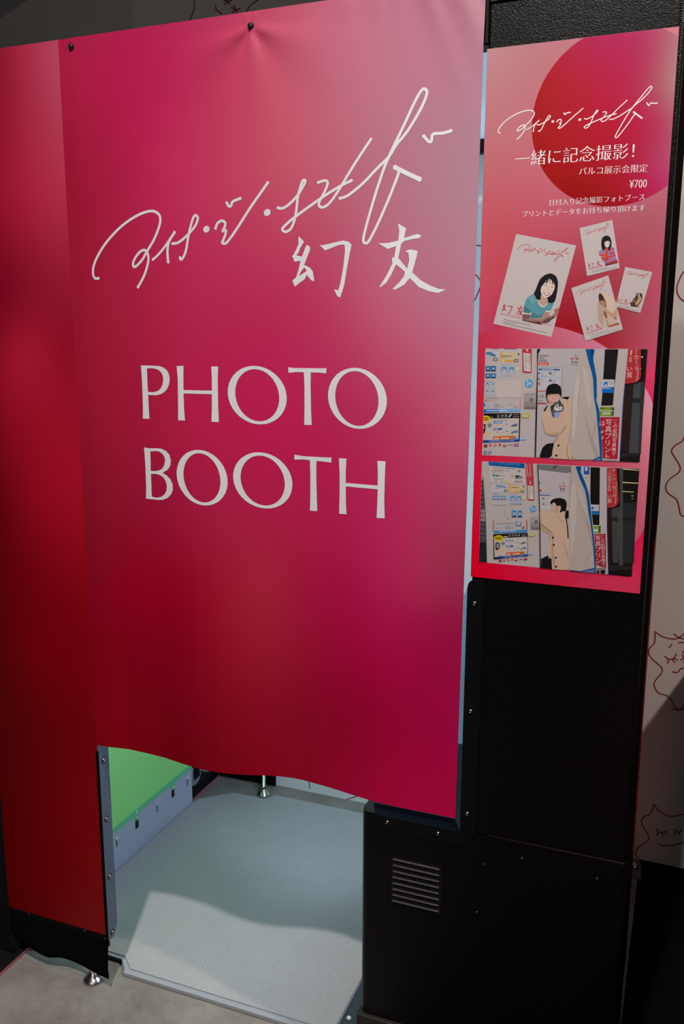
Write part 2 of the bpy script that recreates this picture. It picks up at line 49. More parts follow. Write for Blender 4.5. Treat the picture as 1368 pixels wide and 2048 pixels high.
PH1 = [[176,166,164,162,4059,2752,4066,2746,2266,164,2251],[165,50,50,272,4058,395,4058,390,4047,278,4049],[100,65,95,472,4059,692,4060,687,4047,484,4048],[170,178,186,171,4012,760,4013,758,3925,172,3919],[70,115,140,174,3998,241,4002,297,3980,343,3954,339,3915,288,3926,232,3947,173,3952],[190,172,140,413,4003,727,4002,732,3836,414,3837],[190,150,70,413,4003,452,4003,438,3839,414,3839],[195,145,75,501,3877,656,3868,646,3835,481,3837],[95,88,80,438,3944,609,3941,610,3928,438,3930],[120,110,100,439,3913,522,3912,522,3903,439,3904],[60,65,85,704,3987,737,3987,725,3927],[72,76,92,297,3901,371,3902,372,3850,299,3850],[172,165,165,310,3890,359,3891,360,3861,311,3861],[90,92,105,310,3878,359,3879,359,3873,310,3873],[72,76,92,652,3888,724,3889,726,3838,654,3837],[172,165,165,664,3877,713,3878,714,3849,666,3848],[90,92,105,665,3865,713,3866,713,3861,665,3860],[150,165,180,174,3924,255,3922,255,3914,174,3915],[150,165,180,173,3895,256,3894,256,3887,173,3889],[150,165,180,174,3866,290,3864,291,3857,174,3859],[35,120,180,170,3768,353,3770,356,3678,173,3676],[40,40,48,181,3676,191,3694,209,3704,228,3704,246,3695,258,3677],[30,28,30,240,3734,236,3718,225,3707,211,3707,199,3717,194,3733,198,3750,209,3760,224,3760,235,3750],[186,168,160,235,3725,232,3711,224,3703,213,3702,204,3711,200,3725,203,3739,211,3748,222,3748,231,3740],[40,40,48,272,3677,283,3696,301,3705,319,3706,337,3697,349,3678],[30,28,30,332,3735,328,3719,317,3709,303,3708,291,3718,286,3735,290,3751,301,3761,315,3761,327,3751],[186,168,160,326,3727,324,3713,315,3704,304,3704,296,3712,292,3726,295,3740,303,3749,314,3749,323,3741],[35,120,180,170,3645,357,3648,360,3565,173,3562],[40,40,48,180,3562,191,3579,210,3588,228,3588,247,3580,259,3564],[30,28,30,242,3615,238,3600,226,3591,212,3590,200,3599,195,3614,199,3628,210,3638,225,3638,237,3629],[186,168,160,236,3607,233,3594,225,3586,214,3586,204,3594,201,3606,203,3619,212,3627,223,3627,232,3620],[40,40,48,274,3564,285,3581,303,3589,322,3590,341,3582,353,3565],[30,28,30,335,3616,331,3602,320,3592,305,3592,293,3601,288,3615,292,3630,304,3639,318,3639,330,3631],[186,168,160,330,3609,327,3596,318,3588,307,3588,298,3595,294,3608,297,3621,306,3629,317,3629,326,3621],[140,165,195,438,3804,582,3801,582,3785,438,3789],[110,160,205,430,3758,545,3760,548,3658,434,3657],[180,172,170,443,3657,456,3677,479,3688,502,3688,525,3678,539,3658],[30,28,30,518,3721,513,3703,499,3692,481,3691,467,3702,460,3720,465,3738,479,3749,497,3750,511,3739],[186,168,160,511,3712,507,3696,497,3686,484,3686,472,3696,468,3711,471,3727,482,3736,495,3737,506,3727],[110,160,205,561,3758,669,3759,673,3658,565,3657],[182,174,172,574,3657,586,3677,607,3688,629,3688,651,3678,665,3658],[30,28,30,644,3721,639,3703,626,3691,610,3691,596,3702,590,3720,594,3738,607,3749,624,3749,638,3738],[186,168,160,638,3711,634,3696,624,3686,612,3686,601,3695,597,3711,600,3726,610,3736,622,3736,633,3727],[200,185,140,743,3730,740,3716,732,3705,719,3699,705,3699,692,3705,683,3715,679,3729,682,3743,690,3754,703,3760,717,3760,730,3754,739,3744],[140,165,195,439,3621,677,3620,678,3605,439,3605],[120,150,185,177,3512,325,3510,326,3499,177,3501],[135,168,205,176,3488,253,3490,256,3397,180,3395],[170,165,168,186,3395,194,3414,209,3424,225,3424,240,3415,250,3397],[48,42,45,235,3454,232,3438,223,3427,211,3427,201,3437,197,3453,200,3470,209,3480,221,3480,231,3470],[186,168,160,231,3446,229,3431,222,3422,213,3422,205,3431,202,3445,204,3459,211,3468,220,3468,228,3460],[160,178,200,270,3487,346,3488,350,3396,273,3394],[170,165,168,279,3394,288,3413,303,3422,318,3423,334,3414,344,3395],[48,42,45,329,3453,326,3436,316,3426,305,3426,295,3436,290,3452,294,3468,303,3479,315,3479,324,3469],[186,168,160,324,3444,322,3430,315,3421,306,3421,299,3429,295,3444,298,3458,305,3467,314,3467,321,3458],[135,168,205,178,3366,255,3368,258,3275,182,3273],[170,165,168,188,3273,196,3292,211,3302,227,3302,242,3293,252,3275],[48,42,45,237,3332,234,3316,225,3305,213,3305,203,3315,199,3331,202,3348,211,3358,223,3358,233,3349],[186,168,160,233,3324,231,3309,224,3300,215,3300,207,3309,204,3323,206,3337,213,3346,222,3346,230,3338],[160,178,200,274,3368,351,3370,354,3277,278,3275],[170,165,168,284,3276,292,3294,307,3304,322,3304,338,3296,348,3277],[48,42,45,333,3334,330,3318,321,3308,309,3307,299,3317,295,3334,298,3350,307,3360,319,3361,329,3351],[186,168,160,329,3326,326,3312,319,3303,310,3303,303,3311,300,3325,302,3340,309,3349,318,3349,325,3340],[185,172,168,358,3527,779,3535,791,3251,369,3240],('真プリント',[115,110,110],(177,3168),(360,3173),0),[130,126,126,179,3233,391,3236,392,3227,180,3224],[40,110,170,164,3146,189,3146,191,3079,167,3079],[150,165,185,214,3141,260,3143,262,3081,216,3080],[150,148,150,339,3142,423,3144,425,3083,341,3080],[160,155,155,447,3109,486,3110,487,3088,447,3087],[160,156,158,680,3121,741,3123,743,3079,682,3077],[150,145,146,585,3134,652,3147,652,3138,586,3125],[20,95,180,167,3039,432,3050,434,2998,165,2983],[110,160,205,432,3050,793,3062,795,3015,434,2998],[180,190,205,213,3024,556,3038,556,3020,213,3006],[180,110,120,777,3262,786,3262,794,3070,785,3069],[25,22,22,171,2969,796,2993,799,2515,169,2470],[182,173,168,166,2877,776,2907,780,2553,174,2507],('With',[190,182,178],(291,2895),(381,2900),0),('スマホ',[190,182,178],(387,2893),(589,2905),0),[150,165,190,593,2931,630,2976,653,2966,611,2909],[110,108,108,670,2967,769,2973,770,2960,670,2954],[120,118,118,671,2934,771,2940,771,2927,672,2921],[205,175,20,169,2927,210,2934,261,2925,294,2892,286,2859,248,2832,202,2824,168,2826],[70,60,20,173,2898,257,2901,257,2886,173,2883],[70,60,20,174,2865,252,2870,253,2854,174,2849],[145,140,140,324,2772,320,2754,308,2738,292,2730,272,2729,255,2736,242,2751,237,2769,241,2788,252,2803,269,2812,289,2813,306,2805,319,2791],[95,90,90,244,2780,315,2782,316,2769,244,2766],[95,90,90,250,2753,309,2755,310,2744,251,2742],[26,24,26,170,2784,209,2785,207,2676,186,2624,170,2615],[195,160,140,170,2759,187,2754,184,2703,173,2697],[195,160,140,171,2612,214,2653,256,2599,252,2553,188,2562],[205,180,40,260,2650,299,2651,301,2608,261,2607],[40,120,170,344,2838,496,2846,495,2810,343,2802],[185,190,200,363,2829,479,2834,480,2821,364,2815],[15,70,150,346,2720,492,2729,492,2698,346,2690],[180,185,200,360,2713,433,2717,433,2704,360,2700],[130,125,125,349,2856,595,2871,596,2863,349,2848],[195,150,140,434,2780,432,2773,427,2767,419,2764,410,2764,402,2766,396,2772,393,2778,395,2785,401,2791,409,2794,418,2795,426,2792,432,2787],[190,140,120,499,2766,525,2800,529,2786,510,2763],[110,112,120,553,2800,592,2806,587,2792,565,2789],[60,60,66,644,2763,665,2794,677,2778,661,2757],[195,150,140,438,2660,437,2653,431,2647,423,2644,414,2644,406,2646,400,2652,398,2658,400,2665,405,2671,413,2674,422,2675,430,2672,436,2667],[190,140,120,503,2646,530,2681,534,2666,515,2643],[110,112,120,558,2681,597,2687,592,2673,570,2670],[60,60,66,649,2644,670,2675,682,2659,666,2638],[90,92,102,676,2797,748,2814,750,2775,678,2759],[90,110,150,681,2689,760,2701,762,2664,682,2650],[200,95,20,350,2580,723,2609,714,2551,349,2529],[195,180,165,365,2556,450,2559,451,2539,366,2533],[195,180,165,484,2565,618,2574,619,2552,484,2543],[10,65,150,173,2502,797,2554,799,2515,175,2465],[70,130,190,707,2584,746,2585,751,2541,698,2539],('ご利用可能なモバイル決済',[185,180,185],(266,2475),(705,2510),0),[120,60,40,189,2439,250,2442,252,2389,191,2386],[190,42,42,324,2431,322,2421,316,2413,307,2408,297,2407,288,2411,281,2419,279,2429,281,2439,287,2447,296,2452,306,2452,315,2448,322,2440],[185,170,165,312,2430,311,2426,308,2422,304,2420,300,2420,295,2421,292,2425,291,2429,292,2434,295,2437,299,2440,303,2440,308,2438,311,2435],[200,100,85,363,2456,408,2458,410,2415,365,2413],[180,170,165,377,2446,395,2446,396,2428,378,2428],[180,30,40,486,2445,484,2437,480,2431,472,2427,464,2426,457,2430,452,2436,450,2443,451,2451,456,2458,463,2462,471,2462,479,2459,484,2453],[185,80,50,520,2441,582,2444,583,2416,521,2413],[120,115,118,612,2453,696,2452,696,2441,612,2442],[140,60,100,714,2474,781,2477,783,2430,716,2427],[180,150,165,726,2461,770,2463,771,2443,726,2441],[60,100,130,191,2323,246,2326,248,2272,193,2269],[165,168,170,235,2298,234,2291,230,2286,223,2282,216,2282,210,2285,205,2290,203,2297,205,2304,209,2309,215,2313,222,2313,229,2310,233,2305],[110,115,120,271,2317,334,2320,334,2307,272,2303],[110,115,120,272,2291,318,2293,318,2280,273,2277],[180,40,60,780,4056,937,4057,951,3666,834,3666,801,3682],[186,176,172,799,3990,918,3985,939,3681,823,3693],[190,150,150,839,4055,883,4055,880,4007,865,4020,849,4006],('パスポート',[55,50,50],(844,3966),(858,3742),1),[140,130,128,892,3958,903,3958,910,3802,899,3802],[70,150,200,985,3493,983,3474,976,3457,964,3442,948,3431,930,3425,911,3425,892,3430,876,3440,862,3454,854,3472,850,3491,852,3510,859,3527,871,3542,887,3553,905,3558,925,3559,943,3554,960,3544,973,3529,982,3512],[180,182,188,917,3507,939,3508,938,3522,965,3493,941,3464,940,3478,918,3478],[180,182,188,880,3542,899,3543,911,3483,902,3437,882,3444,891,3488],[152,146,144,845,3320,1031,3323,1040,3070,851,3066],[134,127,124,849,3187,1035,3192,1040,3070,851,3066],[112,105,102,850,3104,1038,3107,1040,3070,851,3066],[100,95,92,845,3323,1031,3325,1031,3320,845,3318],[80,75,72,998,3217,996,3204,988,3193,976,3187,962,3186,950,3192,941,3202,937,3215,940,3229,948,3240,960,3246,973,3246,986,3241,995,3230],[165,160,156,986,3217,985,3210,981,3204,974,3200,967,3200,960,3203,956,3209,954,3216,955,3223,959,3229,966,3232,973,3232,980,3229,984,3224],[60,55,52,955,3216,976,3229,985,3217,977,3206],[160,170,70,824,2988,934,2996,952,2976,953,2943,940,2918,827,2911,813,2927,811,2971],[184,178,160,838,2969,921,2971,923,2934,839,2931],[165,175,195,807,2599,906,2603,903,2542,807,2534],[110,125,160,809,2546,903,2554,903,2545,809,2537],[130,140,165,818,2591,901,2594,901,2585,819,2582],[170,163,165,1050,4058,1716,4058,1726,2255,1086,2261,1071,3149,1049,3799],[30,28,28,1023,4058,1050,4058,1045,3799,1071,3149,1086,2261,1062,2262,1046,3039,1039,3691],[40,38,38,1050,4058,1080,4056,1073,4019,1045,3976],[100,94,94,1060,3958,1210,3956,1211,3934,1061,3936],[170,163,165,1060,3949,1210,3947,1211,3943,1060,3945],[100,94,94,1062,3917,1153,3915,1154,3893,1063,3896],[170,163,165,1062,3908,1153,3906,1154,3902,1062,3904],[100,94,94,1063,3878,1192,3877,1193,3855,1064,3857],[170,163,165,1064,3870,1193,3868,1193,3864,1064,3866],[190,45,40,1057,3844,1224,3842,1223,3792,1056,3794],[190,170,168,1065,3832,1213,3830,1213,3823,1066,3824],[190,170,168,1066,3812,1201,3811,1201,3801,1067,3803],[140,138,142,1058,3767,1453,3763,1454,3301,1441,3300,1440,3753,1058,3754],[178,175,180,1058,3754,1440,3753,1441,3300,1068,3367],[20,70,135,1064,3737,1412,3734,1410,3713,1063,3713],[180,180,190,1119,3728,1311,3727,1312,3719,1119,3721],[90,150,195,1064,3702,1410,3702,1411,3696,1064,3696],[90,150,195,1059,3616,1210,3616,1210,3606,1059,3605],[130,165,195,1243,3593,1414,3594,1414,3586,1243,3585],[72,76,112,1235,3680,1279,3681,1281,3646,1236,3646],[150,150,160,1235,3661,1280,3662,1281,3657,1236,3656],[72,76,112,1240,3560,1285,3561,1287,3526,1242,3525],[150,150,160,1241,3540,1286,3541,1286,3537,1241,3536],[72,76,112,1056,3678,1084,3679,1086,3644,1058,3644],[150,150,160,1057,3659,1085,3659,1085,3655,1057,3655],[72,76,112,1058,3583,1086,3584,1088,3549,1060,3549],[150,150,160,1059,3564,1087,3565,1087,3560,1059,3560],[150,148,152,1099,3678,1148,3679,1148,3674,1099,3674],[150,148,152,1100,3663,1148,3664,1149,3659,1100,3659],[150,148,152,1101,3648,1149,3649,1149,3644,1101,3644],[150,148,152,1101,3633,1150,3634,1150,3629,1102,3628],[150,148,152,1292,3676,1340,3676,1341,3672,1293,3671],[150,148,152,1293,3661,1341,3661,1341,3657,1293,3656],[150,148,152,1294,3646,1342,3646,1342,3642,1294,3641],[150,148,152,1295,3631,1343,3631,1343,3627,1295,3626],[150,148,152,1098,3581,1147,3582,1147,3578,1098,3577],[150,148,152,1099,3566,1147,3567,1148,3562,1099,3562],[150,148,152,1100,3551,1148,3552,1148,3547,1100,3546],[150,148,152,1100,3536,1149,3537,1149,3532,1101,3531],[150,148,152,1293,3560,1341,3561,1341,3556,1293,3555],[150,148,152,1293,3545,1341,3546,1342,3541,1294,3540],[150,148,152,1294,3530,1342,3531,1342,3526,1294,3525],[150,148,152,1295,3515,1343,3516,1343,3511,1295,3510],[190,60,75,1066,3515,1096,3516,1098,3463,1068,3462],[190,90,100,1067,3379,1199,3380,1200,3360,1068,3359],[175,70,75,1073,3178,1224,3180,1226,3153,1074,3151],[90,88,90,1087,3286,1108,3286,1109,3270,1087,3270],[90,88,90,1090,3217,1111,3218,1112,3205,1090,3204],[140,138,140,1125,3309,1170,3310,1172,3261,1127,3260],[140,138,140,1129,3222,1154,3222,1156,3195,1130,3195],[160,152,154,1455,3751,1457,3751,1465,3301,1463,3301],[140,140,142,1677,3963,1676,3955,1671,3948,1663,3944,1655,3944,1647,3948,1642,3954,1639,3963,1641,3971,1646,3977,1653,3981,1661,3981,1669,3978,1675,3971],[160,60,55,1577,3920,1690,3921,1691,3889,1578,3888],[190,175,172,1595,3908,1668,3907,1669,3892,1596,3894],[80,76,78,1621,3850,1620,3844,1616,3840,1610,3837,1603,3837,1596,3839,1592,3844,1590,3850,1591,3856,1595,3861,1601,3864,1608,3864,1615,3861,1619,3856],[80,76,78,1679,3847,1677,3841,1673,3836,1666,3833,1658,3833,1651,3836,1645,3841,1643,3846,1645,3852,1649,3857,1656,3860,1664,3860,1672,3858,1677,3853],[150,145,148,1579,3821,1694,3814,1695,3800,1579,3807],[24,21,22,1201,3348,1203,3392,1218,3435,1243,3470,1312,3497,1381,3491,1433,3451,1453,3387,1459,3312,1446,3268,1419,3267,1226,3262,1209,3294],[24,21,22,1200,3370,1215,3305,1230,3230,1274,3161,1265,3158,1219,3219,1201,3294],[192,156,142,1225,3327,1415,3337,1428,3289,1424,3235,1396,3186,1344,3144,1301,3150,1256,3193,1233,3252],[180,140,126,1420,3300,1440,3306,1441,3257,1425,3246],[24,21,22,1209,3294,1212,3381,1250,3436,1324,3457,1411,3418,1449,3311,1433,3300,1407,3337,1390,3318,1368,3333,1352,3318,1330,3328,1310,3312,1288,3327,1267,3310,1245,3319,1226,3300],[70,45,42,1248,3301,1291,3304,1291,3298,1248,3294],[70,45,42,1340,3303,1383,3309,1383,3302,1340,3297],[175,132,120,1311,3292,1323,3252,1304,3247,1324,3243,1334,3252],[165,70,70,1269,3214,1326,3200,1381,3217,1361,3186,1318,3176,1288,3186],[208,198,192,1280,3207,1326,3197,1372,3210,1354,3194,1313,3189],[190,162,140,1247,3149,1213,3088,1157,3010,1143,2900,1164,2846,1186,2725,1210,2666,1298,2642,1396,2635,1453,2670,1388,2569,1336,2522,1375,2508,1355,2346,1365,2256,1728,2249,1656,2405,1624,2623,1631,2786,1628,3057,1625,3219,1601,3272,1558,3282,1461,3274,1433,3192,1328,3148,1285,3150],[172,142,120,1143,2900,1164,2846,1186,2725,1210,2666,1254,2662,1207,2737,1186,2846],[176,148,126,1231,2683,1329,2676,1435,2713,1453,2670,1396,2637,1298,2644],[24,21,22,1459,3276,1514,3285,1600,3288,1573,3265,1561,3237,1521,3246,1467,3262],[24,21,22,1251,3146,1222,3123,1176,3052,1196,3024,1224,3080],[95,76,64,1210,2669,1298,2642,1396,2635,1453,2675,1396,2626,1299,2631],[150,122,102,1453,2670,1499,2727,1569,2855,1540,2756,1461,2657],[160,134,114,1388,2569,1453,2670,1426,2570,1375,2508,1336,2522],[120,98,84,1556,3239,1563,3239,1557,3185,1553,3185],[140,112,95,1629,2732,1633,2732,1603,2490,1597,2347,1640,2256,1618,2260,1586,2347,1594,2490],[24,21,22,1184,2416,1209,2456,1262,2497,1337,2511,1375,2508,1353,2391,1347,2291,1294,2263,1143,2264,1160,2337],[24,21,22,1467,2475,1466,2467,1461,2460,1454,2456,1446,2456,1438,2459,1433,2466,1430,2474,1432,2482,1437,2489,1444,2493,1452,2493,1459,2490,1465,2483],[24,21,22,1440,2306,1438,2298,1433,2290,1425,2286,1417,2286,1409,2289,1403,2296,1401,2304,1402,2313,1407,2320,1415,2324,1424,2325,1432,2321,1437,2315],[195,155,140,1446,3030,1494,3042,1522,3022,1521,2935,1485,2890,1458,2865,1446,2921],[150,112,98,1462,2868,1519,2926,1519,2921,1462,2862],[78,82,88,1286,3123,1328,3157,1358,3190,1422,3200,1455,3182,1499,3151,1507,3086,1483,3042,1431,3024,1366,3027,1336,2994,1352,2927,1327,2955,1292,3047],[62,64,70,1420,3237,1468,3182,1448,3151,1403,3191],[46,46,52,1286,3123,1328,3151,1342,3092,1311,3058],[192,183,180,1346,3108,1387,3153,1424,3170,1485,3118,1474,3061,1392,3048,1343,3068],[60,60,66,1413,3170,1448,3155,1443,3106,1417,3127],[24,21,22,1404,3118,1403,3112,1399,3107,1394,3105,1389,3104,1383,3107,1380,3111,1378,3117,1379,3123,1382,3127,1387,3130,1393,3130,1398,3128,1402,3123],[24,21,22,1470,3134,1469,3129,1467,3125,1462,3123,1458,3123,1453,3125,1450,3128,1449,3133,1450,3138,1452,3142,1457,3144,1461,3144,1466,3142,1469,3138],[24,21,22,1448,3090,1447,3086,1444,3084,1441,3082,1436,3082,1432,3083,1430,3086,1429,3089,1429,3092,1432,3095,1436,3097,1440,3097,1444,3095,1447,3093],[140,150,188,1356,3005,1392,3039,1451,3008,1446,2965,1408,2929,1361,2949],[60,62,70,1336,2994,1357,3000,1355,2918,1338,2950],[172,161,153,1702,4058,1801,4058,1848,3956,1875,3830,1938,3631,1956,3494,2001,3229,2022,3048,2070,2749,2101,2556,2130,2330,2008,2264,1728,2255,1659,2350,1637,2732,1636,3219,1664,3488,1697,3754],[184,175,168,1698,3743,1733,3532,1733,3168,1693,2626,1666,2624,1649,3166,1664,3488],[152,142,136,1733,3532,1745,3383,1712,3060,1733,3168],[155,146,140,1823,3063,1958,2691,2114,2329,2053,2304,1930,2636],[158,148,142,2016,2962,2045,2824,1966,2550,1988,2616],[180,170,163,1762,3808,1852,3682,1936,3281,1927,3067,1827,3385],[10,80,140,1801,4058,1945,4059,1927,3925,1948,3821,2001,3600,2021,3294,2011,3251,2072,3082,2105,2858,2144,2537,2162,2258,2134,2259,2125,2330,2086,2642,2026,3070,1978,3271,1946,3578,1913,3704,1871,3820],[6,62,112,1873,4059,1933,4059,1924,3925,1916,3810],[20,60,120,1661,2298,1728,2251,1744,2242,1668,2280],[20,60,120,2008,2264,2145,2336,2146,2318,2029,2255],[80,120,165,2029,2255,2131,2306,2134,2258],[175,166,164,1947,4059,2462,4063,2441,3504,2435,3188,2435,2263,2162,2259,2144,2537,2105,2858,2072,3082,2013,3251,2023,3294,2004,3600,1950,3821,1929,3925],[45,70,130,2104,4057,2111,4057,2108,3391,2102,3391],[28,24,24,2109,4057,2307,4058,2278,3163,2097,3155,2106,3391],[95,65,50,2307,4058,2312,4058,2292,3543,2288,3543],[182,180,186,2104,3579,2281,3579,2284,3459,2097,3454],[15,100,180,2097,3454,2282,3453,2280,3366,2097,3365],[40,110,175,2118,3539,2180,3540,2179,3477,2116,3478],[170,185,205,2168,3493,2167,3486,2163,3481,2158,3478,2151,3478,2145,3481,2141,3486,2139,3492,2140,3499,2144,3504,2150,3507,2156,3507,2162,3504,2166,3499],[110,130,165,2198,3534,2277,3532,2278,3521,2199,3523],[150,140,150,2200,3511,2268,3510,2269,3501,2200,3503],[160,150,150,2127,3561,2270,3559,2271,3551,2128,3554],[190,180,180,2105,3444,2231,3441,2232,3432,2106,3434],[110,140,40,2079,3133,2305,3137,2299,2991,2082,2991],[60,75,50,2249,3135,2305,3137,2300,2991,2278,2993,2266,3077],[172,178,140,2084,3082,2288,3087,2289,3070,2085,3065],[186,180,172,2127,3052,2244,3053,2241,3015,2127,3014],[130,130,128,2142,3037,2229,3037,2230,3030,2142,3029],[50,70,30,2085,3121,2153,3118,2153,3105,2086,3108],[165,30,45,2091,2970,2396,2981,2405,2298,2171,2292,2146,2537,2110,2805],('この証明写真機で',[196,182,178],(2335,2947),(2337,2340),1),('写真プリント',[198,184,180],(2230,2948),(2234,2276),1),('は',[196,182,178],(2127,2923),(2130,2822),1),[190,170,168,2116,2751,2138,2731,2152,2763,2161,2753,2140,2709,2119,2714],[190,170,168,2128,2644,2153,2661,2162,2635,2145,2607,2132,2612,2149,2636],[10,80,140,2103,2535,2144,2537,2166,2259,2139,2258],[150,140,138,2200,2285,2399,2295,2394,2263,2202,2258],[80,105,165,2436,3504,2446,3504,2437,3188,2442,2264,2431,2263,2427,3188],[25,22,22,2462,4063,2753,4064,2748,2265,2440,2263,2440,3189,2446,3504],[42,27,24,2446,3504,2576,3522,2584,2407,2449,2443,2440,3189],[62,67,70,2580,3528,2684,3550,2717,2402,2574,2406],[38,42,44,2570,3297,2700,3295,2701,3212,2571,3213],[22,24,25,2572,3266,2700,3266,2700,3257,2572,3258],[46,48,47,2684,3550,2744,3552,2758,2394,2717,2402],[36,33,32,2442,2400,2727,2403,2728,2360,2443,2335],[14,12,12,2646,4061,2689,4061,2706,3634,2679,3550,2586,3512,2441,3500,2440,3516,2585,3538,2652,3576,2674,3633],[165,45,48,2462,4059,2653,4061,2680,3644,2671,3597,2648,3565,2585,3533,2440,3514,2445,3608],[190,115,115,2622,3767,2640,3767,2639,3591,2604,3547,2615,3611],('ーカード',[200,175,172],(2581,4070),(2611,3720),1),('い賞',[200,175,172],(2496,3801),(2508,3609),1),[190,150,148,2498,4049,2528,4046,2514,3957,2493,3962],[190,150,148,2488,3936,2525,3933,2522,3864,2486,3869],[165,45,48,2499,3920,2516,3919,2513,3879,2497,3881],[200,195,185,2697,3939,2695,3934,2691,3931,2684,3929,2676,3929,2668,3931,2663,3934,2661,3939,2663,3943,2667,3947,2674,3949,2682,3949,2690,3947,2695,3943],[190,188,185,2680,3759,2679,3757,2678,3755,2675,3753,2673,3753,2670,3754,2668,3757,2668,3759,2668,3762,2670,3764,2672,3765,2674,3765,2677,3764,2679,3762],[120,100,90,2497,2378,2497,2375,2495,2373,2491,2372,2488,2372,2484,2373,2482,2374,2481,2377,2482,2379,2484,2381,2487,2382,2491,2382,2494,2382,2496,2380]]
